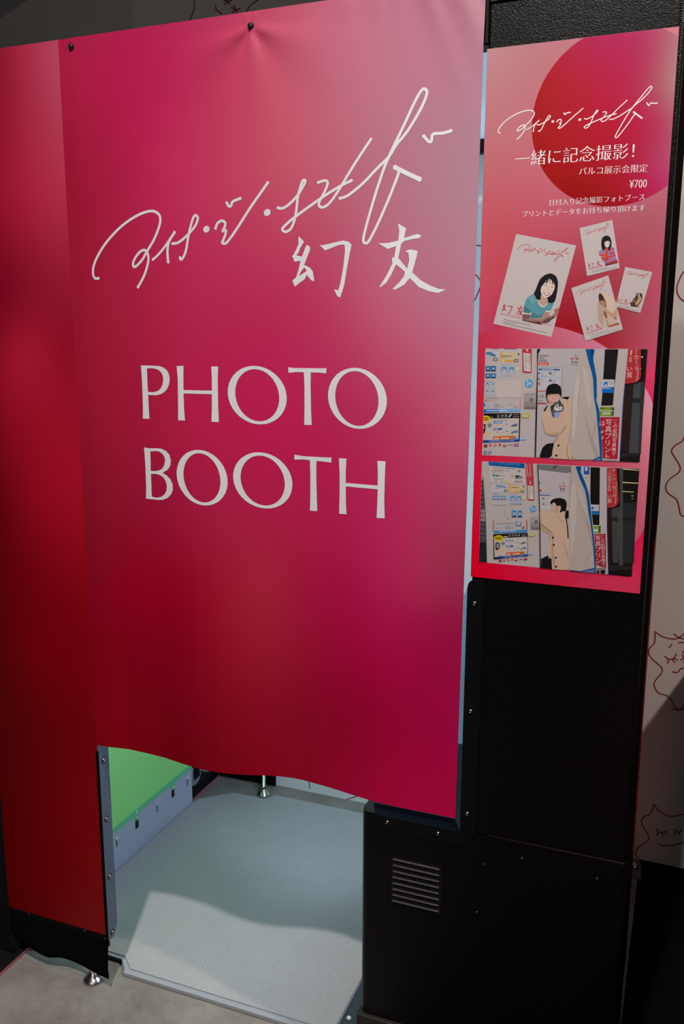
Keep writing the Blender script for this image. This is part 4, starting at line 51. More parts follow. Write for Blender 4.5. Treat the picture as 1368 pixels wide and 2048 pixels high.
CARDS = [{'quad': [605,5896,1569,5681,1249,4251,282,4465],'sig': [(649,5650),(1459,5563)],'kan': [(458,4795),(812,4575)],'body': [[24,26,32,1170,5261,1228,5249,1283,5205,1313,5122,1312,5029,1297,4905,1275,4812,1229,4783,1155,4803,1144,4855,1036,4836,972,4857,959,4910,925,4937,955,4994,983,5076,1021,5174,1092,5235],[176,146,130,1043,4930,1109,4871,1153,4876,1171,4797,1125,4749,1072,4756,1022,4804,1025,4846,1047,4846],[206,182,168,1098,5116,1128,5157,1169,5182,1234,5134,1267,5061,1261,5009,1223,4927,1162,4881,1109,4871,1065,4908,1038,4982,1048,5054],[24,26,32,1109,5116,1136,5162,1168,5192,1155,5146,1132,5103],[24,26,32,1174,5181,1190,5181,1184,5114,1178,5099],[24,26,32,1206,5170,1228,5154,1242,5082,1223,5093],[24,26,32,1066,5116,1116,5172,1110,5126,1080,5093,1054,5054],[120,85,75,1097,5087,1140,5069,1141,5061,1098,5078],[120,85,75,1198,5047,1247,5042,1247,5034,1198,5039],[196,165,150,1154,5042,1182,5010,1178,4990,1146,4996],[150,72,76,1083,4979,1137,4954,1197,4955,1183,4922,1141,4905,1101,4932],[216,206,200,1094,4968,1137,4947,1186,4948,1172,4930,1135,4921,1106,4943],[84,140,150,925,4937,959,4910,972,4857,999,4831,1018,4763,1073,4730,1125,4751,1165,4797,1240,4789,1269,4801,1214,4666,1140,4667,1119,4651,1071,4550,891,4551,906,4648,875,4622,772,4639,788,4776,811,4860,863,4906],[62,112,122,771,4649,783,4755,827,4723,908,4648,875,4625],[66,118,128,917,4648,1047,4594,1119,4651,1071,4550,891,4551],[100,152,160,843,4870,927,4910,973,4826,911,4785],[202,196,192,996,4836,1021,4763,1073,4736,1125,4751,1157,4790,1152,4759,1100,4724,1041,4738,1007,4792],[204,199,194,772,4643,874,4629,906,4652,903,4631,875,4612,772,4622],[204,199,194,1135,4671,1205,4671,1200,4650,1140,4654],[112,88,80,772,4622,875,4614,895,4595,889,4542,766,4516,766,4564],[168,128,112,1119,4649,1199,4652,1196,4593,1092,4541,1065,4557],[150,112,98,766,4520,878,4547,1071,4541,1165,4581,1249,4593,1288,4655,1261,4682,1297,4697,1346,4730,1343,4644,1313,4571,1262,4551,1190,4488,1117,4465,1075,4446,902,4481],[84,48,50,765,4528,901,4502,1074,4480,1075,4446,766,4513],[92,70,64,1073,4489,1177,4555,1292,4569,1191,4483,1117,4465],[130,45,52,976,4505,1052,4497,1063,4476,977,4489],[24,21,22,1244,4584,1280,4561,1274,4551,1239,4572]],'lines': [[105,100,104,454,4541,904,4443,904,4436,454,4534],[105,100,104,450,4508,667,4462,668,4455,450,4501],[105,100,104,446,4477,1172,4320,1172,4313,446,4470]],'texts': [('PHOTO EXHIBITION',[186,50,68],(396,4612),(836,4517)),('PARCO',[186,50,68],(1124,4448),(1231,4427))]},{'quad': [1607,5943,2100,6046,2255,5316,1764,5204],'sig': [(1674,5836),(2068,5969)],'kan': [(1779,5399),(1987,5368)],'body': [[24,26,32,1952,5730,1964,5785,2002,5813,2047,5814,2083,5790,2107,5725,2111,5655,2096,5596,2076,5578,2023,5623,2001,5579,1975,5595,1956,5660],[142,117,168,1916,5561,1954,5610,1985,5579,2025,5583,2028,5628,2068,5626,2076,5578,2111,5647,2147,5629,2166,5563,2191,5473,2226,5392,2034,5349,2027,5388,1983,5439,1954,5510],[186,66,52,1923,5539,1988,5529,2028,5543,2020,5503,1944,5508],[186,66,52,1961,5485,2031,5488,2178,5525,2191,5483,2054,5427,1989,5437],[150,125,180,2072,5471,2180,5498,2183,5483,2083,5454],[186,66,52,2087,5551,2163,5571,2171,5538,2089,5520],[186,66,52,2084,5606,2150,5624,2153,5609,2085,5581],[122,48,60,2032,5382,2208,5432,2226,5392,2036,5349],[186,66,52,2055,5407,2204,5451,2210,5427,2057,5385],[24,26,32,2076,5578,2096,5596,2083,5626,2063,5622],[202,187,173,2005,5723,2036,5745,2078,5738,2087,5696,2074,5646,2045,5625,2018,5646,2003,5688],[24,26,32,1998,5709,2006,5743,2040,5757,2081,5747,2088,5705,2075,5731,2057,5726,2042,5737,2025,5726,2012,5728],[70,55,52,2016,5714,2034,5716,2034,5711,2016,5709],[70,55,52,2056,5716,2073,5716,2074,5711,2056,5711],[170,90,85,2030,5646,2048,5646,2048,5641,2030,5641],[192,72,48,2018,5626,2068,5626,2069,5547,2054,5467,2014,5436,1970,5457,2018,5508],[60,45,70,2061,5527,2066,5527,2047,5352,2039,5352]],'lines': [[186,50,68,1778,5316,1993,5361,1993,5352,1779,5307],[110,105,108,1830,5289,2060,5331,2060,5326,1831,5284],[110,105,108,1832,5262,2210,5330,2210,5325,1832,5257]],'texts': []},{'quad': [2337,5329,2747,5241,2609,4623,2226,4721],'sig': [(2352,5231),(2695,5191)],'kan': [(2268,4853),(2417,4775)],'body': [[66,52,44,2525,4943,2559,4919,2605,4928,2623,4898,2624,4823,2595,4768,2555,4711,2457,4724,2452,4773,2410,4779,2471,4786,2487,4843,2525,4874],[172,138,104,2563,4889,2601,4873,2618,4828,2585,4778,2545,4731,2516,4769,2557,4829],[120,92,68,2488,4835,2526,4854,2515,4794,2481,4774],[186,166,142,2556,4906,2583,4914,2580,4872,2558,4872],[186,150,120,2529,4930,2552,4914,2535,4889],[24,21,22,2608,4901,2606,4896,2600,4893,2594,4896,2591,4902,2593,4907,2599,4909,2605,4907],[24,21,22,2575,4902,2574,4898,2570,4897,2567,4898,2565,4902,2566,4905,2570,4907,2573,4905]],'lines': [[186,50,68,2247,4793,2423,4754,2424,4746,2247,4785],[110,105,108,2270,4744,2461,4708,2461,4703,2270,4739],[110,105,108,2266,4723,2578,4657,2578,4652,2266,4718],[186,50,68,2544,4724,2599,4710,2599,4702,2544,4716]],'texts': []},{'quad': [1527,5021,2089,5207,2362,4368,1793,4187],'sig': [(1613,4914),(2066,5104)],'kan': [(1804,4419),(2038,4398)],'body': [[184,166,150,1956,4883,1971,4939,2001,4955,2083,4937,2166,4880,2231,4798,2244,4716,2201,4625,2246,4553,2302,4448,2099,4393,2052,4405,1960,4514,1944,4668,1956,4821],[196,176,156,2001,4951,2083,4932,2167,4870,2222,4788,2226,4716,2190,4645,2097,4687,2087,4769,2057,4861],[172,148,130,1957,4801,1986,4770,2037,4677,2056,4513,2052,4410,1985,4513,1956,4668],[66,42,38,1957,4873,1962,4923,1980,4938,2024,4897,2076,4794,2088,4713,2034,4723,1980,4780],[168,122,100,1981,4806,1998,4831,2049,4820,2074,4769,2074,4733,2039,4723,2002,4758],[66,42,38,1977,4811,1997,4852,2037,4851,2062,4810,2029,4823,1998,4819],[90,55,45,2000,4798,2020,4801,2020,4796,2000,4793],[90,55,45,2038,4805,2055,4806,2055,4801,2038,4799],[124,88,72,2043,4667,2101,4626,2114,4533,2090,4544,2053,4605],[182,142,114,2027,4713,2064,4735,2100,4677,2197,4613,2234,4665,2248,4716,2262,4614,2260,4520,2236,4520,2143,4589,2084,4648,2041,4685],[150,112,88,2206,4553,2245,4568,2260,4520,2236,4520],[160,132,112,2106,4533,2153,4415,2133,4408,2095,4513],[165,80,64,2117,4420,2202,4451,2251,4469,2301,4471,2304,4446,2154,4404]],'lines': [[186,50,68,1807,4312,2053,4392,2054,4383,1807,4302],[110,105,108,1865,4283,2131,4363,2131,4358,1865,4278],[110,105,108,1867,4250,2301,4381,2302,4376,1867,4245]],'texts': []}]
PTEXT = [('一緒に記念撮影！',(535,6924),(2541,6928)),('パルコ展示会限定',(1546,6736),(2581,6722)),('¥700',(2326,6505),(2577,6504)),('日付入り記念撮影フォトブース',(1103,6300),(2574,6315)),('プリントとデータをお持ち帰り頂けます',(680,6146),(2584,6155))]
PSIG = [(285,7465),(2654,7705)]
PC1 = (-0.1403,1.8359,0.131)
PC2 = (-0.2618,1.2994,0.2261)
WALL = [[20,704,9,692,-6,686,-25,687,-41,692,-55,701],[-55,701,-54,673,-56,665,-66,652,-68,641,-65,629,-50,614,-33,601,-29,590,-33,577,-46,555,-46,540,-34,523,-10,517,3,504,13,488,25,482,42,487],[-15,661,-11,665,-10,669],[9,677,22,680],[-24,632,-14,626,-2,629,4,642],[-13,626,-16,614],[-6,627,2,619],[-2,630,9,627],[-1,590,12,591,19,602,34,609],[21,653,29,645],[-23,182,-12,168,7,157,31,156,65,172],[-23,182,-28,162,-35,148,-48,137,-54,121,-46,102,-33,84,-30,70,-39,57,-56,38,-63,23,-62,9,-55,4],[-12,107,-5,99,7,100,17,108],[-5,99,-9,87],[2,99,7,89],[11,102,16,95],[36,114,44,109,52,112,57,120],[42,110,38,100],[48,110,52,102],[-5,60,9,58,21,63,33,64,48,72,71,86],[-16,1257,-22,1237,-36,1227,-44,1218,-47,1208,-41,1197,-27,1176,-22,1162,-27,1150,-46,1133,-54,1118,-54,1104,-47,1093,-27,1080,-20,1066,-14,1043,-9,1035,4,1034],[-35,1684,-49,1675,-61,1649,-63,1627,-54,1608,-28,1588],[-1473,2515,-1475,2494,-1479,2467,-1492,2442,-1500,2420],[-1404,2471,-1402,2459,-1383,2445],[-1379,2484,-1366,2477,-1351,2477],[-1366,2477,-1372,2469],[-1365,2478,-1358,2469],[-1351,2459,-1338,2451,-1323,2451],[-1338,2451,-1349,2445],[-1337,2451,-1334,2442],[-1340,2453,-1342,2462],[-1250,2476,-1263,2468,-1288,2457,-1301,2442,-1309,2422],[-622,1763,-578,1756],[-605,1686,-591,1674,-580,1654,-596,1610],[-1129,67,-1114,39,-1112,14],[-1002,-11,-966,6,-938,21],[-5,700,9,692,24,690,42,695,57,705,69,717],[69,717,71,690,74,682,85,673,89,663,88,650,75,631,62,614,59,603,65,591,80,574,82,559,73,540,51,526,41,510,32,491,22,481,4,481],[36,667,31,671,30,674],[48,642,39,634,28,633,20,644],[39,634,43,622],[32,633,26,622],[27,634,18,628],[61,200,68,182,76,172,90,167,98,154,93,133,83,110,83,96,92,87,111,77,119,65,120,51,114,44],[88,1261,96,1242,111,1233,120,1226,124,1217,120,1205,110,1183,107,1169,113,1158,134,1144,144,1131,146,1117,141,1105,124,1090,119,1076,117,1052,114,1044,101,1041]]
BS = [(-11405,19926,163,26,62),(-9725,20016,168,26,74),(-7676,19804,173,61,86),(-5797,19765,165,92,111),(-4070,19581,155,101,116),(-3674,19978,150,101,114),(-11526,18129,149,20,50),(-9816,18024,172,32,73),(-8221,17926,178,56,86),(-6730,17835,171,76,95),(-5332,17749,158,93,109),(-4019,17668,149,106,119),(-11083,15755,151,24,51),(-8813,15725,170,36,74),(-6745,15698,169,45,81),(-5311,15679,168,78,102),(-3966,15661,160,99,119),(-11231,13277,146,19,44),(-8889,13364,168,27,66),(-6761,13443,172,28,76),(-4819,13516,165,52,85),(-3732,13556,171,78,104),(-11389,10643,130,12,34),(-3759,11336,150,49,77),(-3813,9938,145,19,64),(-3915,6474,164,2,59),(-6809,6637,145,1,34),(-10636,10005,143,1,32),(-10793,6928,126,1,19),(-9050,10172,146,10,38),(-9417,8734,135,1,29),(-7581,9992,157,30,53),(-7239,8686,148,18,44),(-6892,7351,142,4,37),(-6180,10150,162,14,62),(-6181,8500,151,5,48),(-5175,9307,159,7,61),(-5157,7652,149,1,47),(-4251,10678,158,40,77),(-4510,7765,153,1,55),(-6775,11452,165,26,66),(-4979,11600,170,34,83),(-8957,11273,153,22,56),(-11262,8452,125,1,22),(-3932,7183,158,2,58),(-5735,6417,159,1,48),(-8518,6424,118,1,20)]  # these gradient lists: print colour with leftover lighting differences put in
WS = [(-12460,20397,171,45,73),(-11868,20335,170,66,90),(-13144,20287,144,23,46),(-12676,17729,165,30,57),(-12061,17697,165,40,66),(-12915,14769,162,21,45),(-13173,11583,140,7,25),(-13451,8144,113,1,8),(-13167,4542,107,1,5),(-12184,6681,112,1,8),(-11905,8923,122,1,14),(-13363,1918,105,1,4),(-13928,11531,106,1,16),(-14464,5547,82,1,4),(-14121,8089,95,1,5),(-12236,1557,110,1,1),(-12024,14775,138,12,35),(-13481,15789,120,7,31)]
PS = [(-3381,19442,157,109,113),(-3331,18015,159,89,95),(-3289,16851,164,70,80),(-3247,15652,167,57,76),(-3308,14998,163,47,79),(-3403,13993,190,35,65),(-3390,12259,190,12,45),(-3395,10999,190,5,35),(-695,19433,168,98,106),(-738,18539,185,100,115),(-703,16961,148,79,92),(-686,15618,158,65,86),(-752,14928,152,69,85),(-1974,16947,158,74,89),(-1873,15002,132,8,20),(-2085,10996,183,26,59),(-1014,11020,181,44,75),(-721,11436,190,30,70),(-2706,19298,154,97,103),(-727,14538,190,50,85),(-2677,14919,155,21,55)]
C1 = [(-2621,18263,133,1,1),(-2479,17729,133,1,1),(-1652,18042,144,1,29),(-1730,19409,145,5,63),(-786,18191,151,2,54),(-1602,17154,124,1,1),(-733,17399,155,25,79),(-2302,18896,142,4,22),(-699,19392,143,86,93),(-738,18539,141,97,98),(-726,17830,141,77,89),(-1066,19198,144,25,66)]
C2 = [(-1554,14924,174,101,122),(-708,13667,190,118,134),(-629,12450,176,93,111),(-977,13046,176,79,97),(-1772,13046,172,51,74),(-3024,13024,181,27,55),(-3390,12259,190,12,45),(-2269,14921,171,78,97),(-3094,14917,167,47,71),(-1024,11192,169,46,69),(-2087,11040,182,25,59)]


# ------------------------------------------------------------------ materials
def lin(c):
    c = c / 255.0
    return c / 12.92 if c <= 0.04045 else ((c + 0.055) / 1.055) ** 2.4
INK_E = 0.60            # print colours were read under the hall light, gradients carry leftover light and shade: albedo = reading / INK_E
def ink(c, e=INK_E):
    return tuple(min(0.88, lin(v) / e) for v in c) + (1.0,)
def pic(c): return ink(c, 0.80)          # pictures: read on the brighter poster

class NT:
    def __init__(s, name):
        s.m = bpy.data.materials.new(name); s.m.use_nodes = True
        s.t = s.m.node_tree; s.b = s.t.nodes['Principled BSDF']
    def n(s, typ, **k):
        nd = s.t.nodes.new(typ)
        for a, v in k.items():
            if a in nd.inputs: nd.inputs[a].default_value = v
            else: setattr(nd, a, v)
        return nd
    def l(s, a, b): s.t.links.new(a, b)
def mat(name, col, rough=0.5, metal=0.0, spec=0.5, bump=None, coat=0.0, emit=None):
    N = NT(name); b = N.b
    b.inputs['Base Color'].default_value = tuple(col) + (1,); b.inputs['Roughness'].default_value = rough
    b.inputs['Metallic'].default_value = metal; b.inputs['Specular IOR Level'].default_value = spec
    b.inputs['Coat Weight'].default_value = coat
    if emit: b.inputs['Emission Color'].default_value = tuple(emit[:3]) + (1,); b.inputs['Emission Strength'].default_value = emit[3]
    if bump:
        sc, st, dist, det = bump
        tc = N.n('ShaderNodeTexCoord'); nz = N.n('ShaderNodeTexNoise', Scale=sc, Detail=det)
        bp = N.n('ShaderNodeBump', Strength=st, Distance=dist)
        N.l(tc.outputs['Object'], nz.inputs['Vector']); N.l(nz.outputs[0], bp.inputs['Height']); N.l(bp.outputs[0], b.inputs['Normal'])
    return N.m
def ink_mat(name, rough, spec, coat=0.0, weave=0.0):
    N = NT(name); a = N.n('ShaderNodeAttribute', attribute_name='Col'); N.l(a.outputs['Color'], N.b.inputs['Base Color'])
    N.b.inputs['Roughness'].default_value = rough; N.b.inputs['Specular IOR Level'].default_value = spec; N.b.inputs['Coat Weight'].default_value = coat
    N.b.inputs['Coat Roughness'].default_value = 0.12
    if weave:
        tc = N.n('ShaderNodeTexCoord'); nz = N.n('ShaderNodeTexNoise', Scale=420.0, Detail=1.0); bp = N.n('ShaderNodeBump', Strength=weave, Distance=0.0004)
        N.l(tc.outputs['Object'], nz.inputs['Vector']); N.l(nz.outputs[0], bp.inputs['Height']); N.l(bp.outputs[0], N.b.inputs['Normal'])
    return N.m
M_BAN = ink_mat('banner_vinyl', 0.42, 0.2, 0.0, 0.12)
M_POS = ink_mat('poster_print', 0.35, 0.22, 0.04)
M_POWDER = mat('black_powder_coat', (0.0028, 0.0025, 0.0024), 0.32, 0, 0.22, (520.0, 0.36, 0.002, 1.5))
M_TRIM = mat('black_trim_metal', (0.0030, 0.0031, 0.0036), 0.5, 0, 0.2, (700.0, 0.15, 0.001, 1.0))
M_JAMB = mat('blue_lit_trim_metal', (0.08, 0.10, 0.14), 0.42, 0, 0.5, (700.0, 0.15, 0.001, 1.0))  # trim metal made lighter and bluer for the booth light on it
M_BLACK = mat('black_board', (0.005, 0.0045, 0.0045), 0.6, 0, 0.3)
M_RUBBER = mat('black_rubber_sheet', (0.0030, 0.0027, 0.0027), 0.9, 0, 0.06)
M_GREEN = mat('green_backdrop', (0.36, 0.88, 0.28), 0.55, 0, 0.3)
M_GREENLIP = mat('green_lip', (0.16, 0.62, 0.32), 0.5, 0, 0.3)
M_KICK = mat('grey_painted_metal', (0.48, 0.50, 0.66), 0.5, 0, 0.4)
M_LIP = mat('grey_lip_metal', (0.36, 0.37, 0.40), 0.45, 0, 0.4)
M_CHROME = mat('zinc_metal', (0.62, 0.62, 0.60), 0.22, 1.0)
M_SCREW = mat('dark_screw_steel', (0.32, 0.28, 0.26), 0.28, 1.0)
M_BLKSCREW = mat('black_screw', (0.02, 0.02, 0.022), 0.2, 0, 0.6)
M_WHITE = mat('white_plastic', (0.75, 0.76, 0.78), 0.4)
M_BLUEPLATE = mat('dark_blue_steel', (0.030, 0.045, 0.060), 0.45, 0, 0.5)
M_PINK = mat('pink_edge', (0.40, 0.10, 0.14), 0.5)
M_RED = mat('dark_red', (0.12, 0.006, 0.005), 0.8, 0, 0.05)
M_MATTE = mat('matt_black', (0.006, 0.005, 0.005), 1.0, 0, 0.0)
M_SLAT = mat('lit_slat_metal', (0.085, 0.08, 0.078), 0.35, 0.3, 0.6, (900.0, 0.8, 0.003, 2.0))  # black slats, the light they catch from above put into the colour
M_WALL = mat('white_wall_panel', (0.74, 0.71, 0.68), 0.85, 0, 0.2, (300.0, 0.08, 0.001, 2.0))
M_LINE = mat('dark_red_paint_line', (0.28, 0.03, 0.035), 0.7, 0, 0.2)
M_LAMP = mat('light_diffuser', (0.8, 0.85, 0.9), 0.5, emit=(0.40, 0.68, 1.0, 0.48))
M_CEIL = mat('dark_ceiling', (0.020, 0.020, 0.018), 0.9, 0, 0.1, (8.0, 0.6, 0.05, 5.0))
M_GREY = mat('grey_wheel', (0.30, 0.31, 0.34), 0.5)
M_BASEPL = mat('grey_steel_plate', (0.20, 0.19, 0.19), 0.4, 0.6)
def concrete():
    N = NT('concrete_floor'); tc = N.n('ShaderNodeTexCoord')
    n1 = N.n('ShaderNodeTexNoise', Scale=5.0, Detail=8.0, Roughness=0.65); n2 = N.n('ShaderNodeTexNoise', Scale=26.0, Detail=6.0)
    r1 = N.n('ShaderNodeValToRGB'); e = r1.color_ramp.elements
    e[0].position = 0.3; e[0].color = (0.21, 0.18, 0.155, 1); e[1].position = 0.72; e[1].color = (0.42, 0.375, 0.33, 1)
    mx = N.n('ShaderNodeMix', data_type='RGBA', blend_type='MULTIPLY'); mx.inputs[0].default_value = 0.35
    N.l(tc.outputs['Object'], n1.inputs['Vector']); N.l(tc.outputs['Object'], n2.inputs['Vector']); N.l(n1.outputs[0], r1.inputs[0])
    N.l(r1.outputs[0], mx.inputs[6]); N.l(n2.outputs[0], mx.inputs[7])
    vo = N.n('ShaderNodeTexVoronoi', feature='DISTANCE_TO_EDGE', Scale=4.3); dst = N.n('ShaderNodeTexNoise', Scale=7.0, Detail=6.0); av = N.n('ShaderNodeVectorMath', operation='MULTIPLY_ADD')
    av.inputs[1].default_value = (0.35, 0.35, 0.35)
    N.l(tc.outputs['Object'], dst.inputs['Vector']); N.l(dst.outputs[1], av.inputs[0]); N.l(tc.outputs['Object'], av.inputs[2]); N.l(av.outputs[0], vo.inputs['Vector'])
    rc = N.n('ShaderNodeValToRGB'); e = rc.color_ramp.elements; e[0].position = 0.0; e[0].color = (0.45, 0.42, 0.38, 1); e[1].position = 0.012; e[1].color = (1, 1, 1, 1)
    m2 = N.n('ShaderNodeMix', data_type='RGBA', blend_type='MULTIPLY'); m2.inputs[0].default_value = 0.28
    N.l(vo.outputs[0], rc.inputs[0]); N.l(mx.outputs[2], m2.inputs[6]); N.l(rc.outputs[0], m2.inputs[7]); N.l(m2.outputs[2], N.b.inputs['Base Color'])
    N.b.inputs['Roughness'].default_value = 0.5
    bp = N.n('ShaderNodeBump', Strength=0.15, Distance=0.01); N.l(n2.outputs[0], bp.inputs['Height']); N.l(bp.outputs[0], N.b.inputs['Normal'])
    return N.m
M_FLOOR = concrete()
def tread():
    N = NT('speckled_tread_sheet'); tc = N.n('ShaderNodeTexCoord')
    sp = N.n('ShaderNodeTexNoise', Scale=330.0, Detail=2.0); r = N.n('ShaderNodeValToRGB'); e = r.color_ramp.elements
    e[0].position = 0.26; e[0].color = (0.25, 0.25, 0.255, 1); e[1].position = 0.42; e[1].color = (0.45, 0.43, 0.43, 1)
    big = N.n('ShaderNodeTexNoise', Scale=9.0, Detail=3.0); mx = N.n('ShaderNodeMix', data_type='RGBA', blend_type='MULTIPLY'); mx.inputs[0].default_value = 0.12
    N.l(tc.outputs['Object'], sp.inputs['Vector']); N.l(tc.outputs['Object'], big.inputs['Vector']); N.l(sp.outputs[0], r.inputs[0]); N.l(r.outputs[0], mx.inputs[6]); N.l(big.outputs[0], mx.inputs[7]); N.l(mx.outputs[2], N.b.inputs['Base Color'])
    w1 = N.n('ShaderNodeTexWave', Scale=46.0, Distortion=1.2, wave_type='BANDS', bands_direction='DIAGONAL'); w1.inputs['Detail Scale'].default_value = 20.0
    mp = N.n('ShaderNodeMapping'); mp.inputs['Rotation'].default_value = (0, 0, PI / 2); w2 = N.n('ShaderNodeTexWave', Scale=46.0, Distortion=1.2, bands_direction='DIAGONAL')
    ad = N.n('ShaderNodeMath', operation='ADD'); N.l(tc.outputs['Object'], w1.inputs['Vector']); N.l(tc.outputs['Object'], mp.inputs['Vector']); N.l(mp.outputs[0], w2.inputs['Vector'])
    N.l(w1.outputs[1], ad.inputs[0]); N.l(w2.outputs[1], ad.inputs[1])
    bp = N.n('ShaderNodeBump', Strength=0.2, Distance=0.002); N.l(ad.outputs[0], bp.inputs['Height']); N.l(bp.outputs[0], N.b.inputs['Normal'])
    N.b.inputs['Roughness'].default_value = 0.55
    return N.m
M_TREAD = tread()

# ------------------------------------------------------------------ object helpers
def link(name, me, parent=None, loc=None):
    o = bpy.data.objects.new(name, me); COL.objects.link(o)
    if parent: o.parent = parent
    if loc: o.location = loc
    return o
def empty(name, loc, label, cat, group=None):
    o = link(name, None); o.location = loc; o.empty_display_size = 0.05
    tag(o, label, cat, group)
    return o
def tag(o, label=None, cat=None, group=None, kind=None):
    for k, v in (('label', label), ('category', cat), ('group', group), ('kind', kind)):
        if v: o[k] = v
    return o
def fin(name, bm, m, parent=None, smooth=False):
    """turn a bmesh built in world metres into ONE object (local to its parent's base point)"""
    me = bpy.data.meshes.new(name)
    bmesh.ops.recalc_face_normals(bm, faces=bm.faces)
    bm.to_mesh(me); bm.free()
    for x in (m if isinstance(m, (list, tuple)) else [m]): me.materials.append(x)
    if smooth:
        for p in me.polygons: p.use_smooth = True
    o = link(name, me, parent)
    off = Vector((0, 0, 0)); p = parent
    while p: off -= Vector(p.location); p = p.parent
    if parent: me.transform(Matrix.Translation(off))
    return o
def B(): return bmesh.new()
def box(bm, x0, x1, y0, y1, z0, z1, bev=0.0, seg=2):
    vs = [bm.verts.new(p) for p in ((x0, y0, z0), (x1, y0, z0), (x1, y1, z0), (x0, y1, z0), (x0, y0, z1), (x1, y0, z1), (x1, y1, z1), (x0, y1, z1))]
    fs = [bm.faces.new([vs[i] for i in q]) for q in ((3, 2, 1, 0), (4, 5, 6, 7), (0, 1, 5, 4), (1, 2, 6, 5), (2, 3, 7, 6), (3, 0, 4, 7))]
    if bev:
        es = {e for f in fs for e in f.edges}
        bmesh.ops.bevel(bm, geom=list(es), offset=bev, segments=seg, profile=0.5, affect='EDGES')
    return bm
def cyl(bm, p, q, r, r2=None, n=20):
    p, q = Vector(p), Vector(q); d = q - p
    mtx = Matrix.Translation((p + q) / 2) @ d.to_track_quat('Z', 'Y').to_matrix().to_4x4()
    bmesh.ops.create_cone(bm, cap_ends=True, segments=n, radius1=r, radius2=r if r2 is None else r2, depth=d.length, matrix=mtx)
    return bm
def lathe(bm, c, prof, axis='Z', n=24):
    rings = []
    for r, h in prof:
        ring = []
        for i in range(n):
            t = 2 * PI * i / n; a, b = r * math.cos(t), r * math.sin(t)
            v = {'Z': (a, b, h), 'Y': (a, -h, b), 'X': (h, a, b)}[axis]
            ring.append(bm.verts.new((c[0] + v[0], c[1] + v[1], c[2] + v[2])))
        rings.append(ring)
    for k in range(len(rings) - 1):
        for i in range(n): bm.faces.new((rings[k][i], rings[k][(i + 1) % n], rings[k + 1][(i + 1) % n], rings[k + 1][i]))
    bm.faces.new(rings[0][::-1]); bm.faces.new(rings[-1])
    return bm
def extrude_poly(bm, pts, axis, a0, a1, bev=0.0):
    """closed outline pts (2-D) extruded along axis: 'Y' -> pts are (x,z); 'Z' -> pts are (x,y); 'X' -> pts are (y,z)"""
    def P(p, a): return {'Y': (p[0], a, p[1]), 'Z': (p[0], p[1], a), 'X': (a, p[0], p[1])}[axis]
    v0 = [bm.verts.new(P(p, a0)) for p in pts]; v1 = [bm.verts.new(P(p, a1)) for p in pts]; n = len(pts)
    c0 = bm.faces.new(v0[::-1]); c1 = bm.faces.new(v1)
    for i in range(n): bm.faces.new((v0[i], v0[(i + 1) % n], v1[(i + 1) % n], v1[i]))
    if bev:
        bmesh.ops.bevel(bm, geom=list(c0.edges) + list(c1.edges), offset=bev, segments=2, profile=0.5, affect='EDGES')
    return bm
def arc(cx, cy, r, a0, a1, n=6): return [(cx + r * math.cos(math.radians(a0 + (a1 - a0) * i / n)), cy + r * math.sin(math.radians(a0 + (a1 - a0) * i / n))) for i in range(n + 1)]
def copy_tree(o, parent=None, loc=None):
    c = o.copy(); COL.objects.link(c); c.parent = parent
    if loc is not None: c.location = loc
    for ch in list(o.children): copy_tree(ch, c)
    return c
def nums(s):
    return list(zip(s[0::2], s[1::2]))
class Ink:
    """flat print: coloured outlines on a sheet, drawn in the x,z plane, later ones on top"""
    def __init__(s): s.v = []; s.f = []; s.c = []; s.k = 0
    def poly(s, loops, col, y):
        L = [[Vector((x, z, 0)) for x, z in lp] for lp in loops]
        if callable(y): yf = y
        else: yf = lambda x, z: y
        base = len(s.v); flat = [p for lp in L for p in lp]
        for t in tessellate_polygon(L):
            s.f.append([base + i for i in t]); s.c.append(col)
        s.v += [(p.x, yf(p.x, p.y), p.y) for p in flat]
    def mesh(s, name, m, parent):
        me = bpy.data.meshes.new(name); off = Vector((0, 0, 0)); p = parent
        while p: off -= Vector(p.location); p = p.parent
        me.from_pydata([Vector(q) + off for q in s.v], [], s.f); me.materials.append(m)
        at = me.color_attributes.new('Col', 'FLOAT_COLOR', 'CORNER'); k = 0; buf = []
        for p, c in zip(me.polygons, s.c): buf += list(c) * p.loop_total
        at.data.foreach_set('color', buf)
        bm = bmesh.new(); bm.from_mesh(me)
        for f in bm.faces:
            if f.normal.y > 0: f.normal_flip()
        bm.to_mesh(me); bm.free()
        return link(name, me, parent)
_tc = {}
def glyphs(st, thin=0.0):
    """outline triangles of a line of text, one em = 1"""
    key = (st, thin)
    if key not in _tc:
        c = bpy.data.curves.new('text', 'FONT'); c.body = st; c.size = 1; c.resolution_u = 3; c.offset = -thin
        o = bpy.data.objects.new('text', c); COL.objects.link(o); bpy.context.view_layer.update()
        me = o.evaluated_get(bpy.context.evaluated_depsgraph_get()).to_mesh()
        _tc[key] = ([(v.co.x, v.co.y) for v in me.vertices], [list(p.vertices) for p in me.polygons])
        bpy.data.objects.remove(o); bpy.data.curves.remove(c)
    return _tc[key]
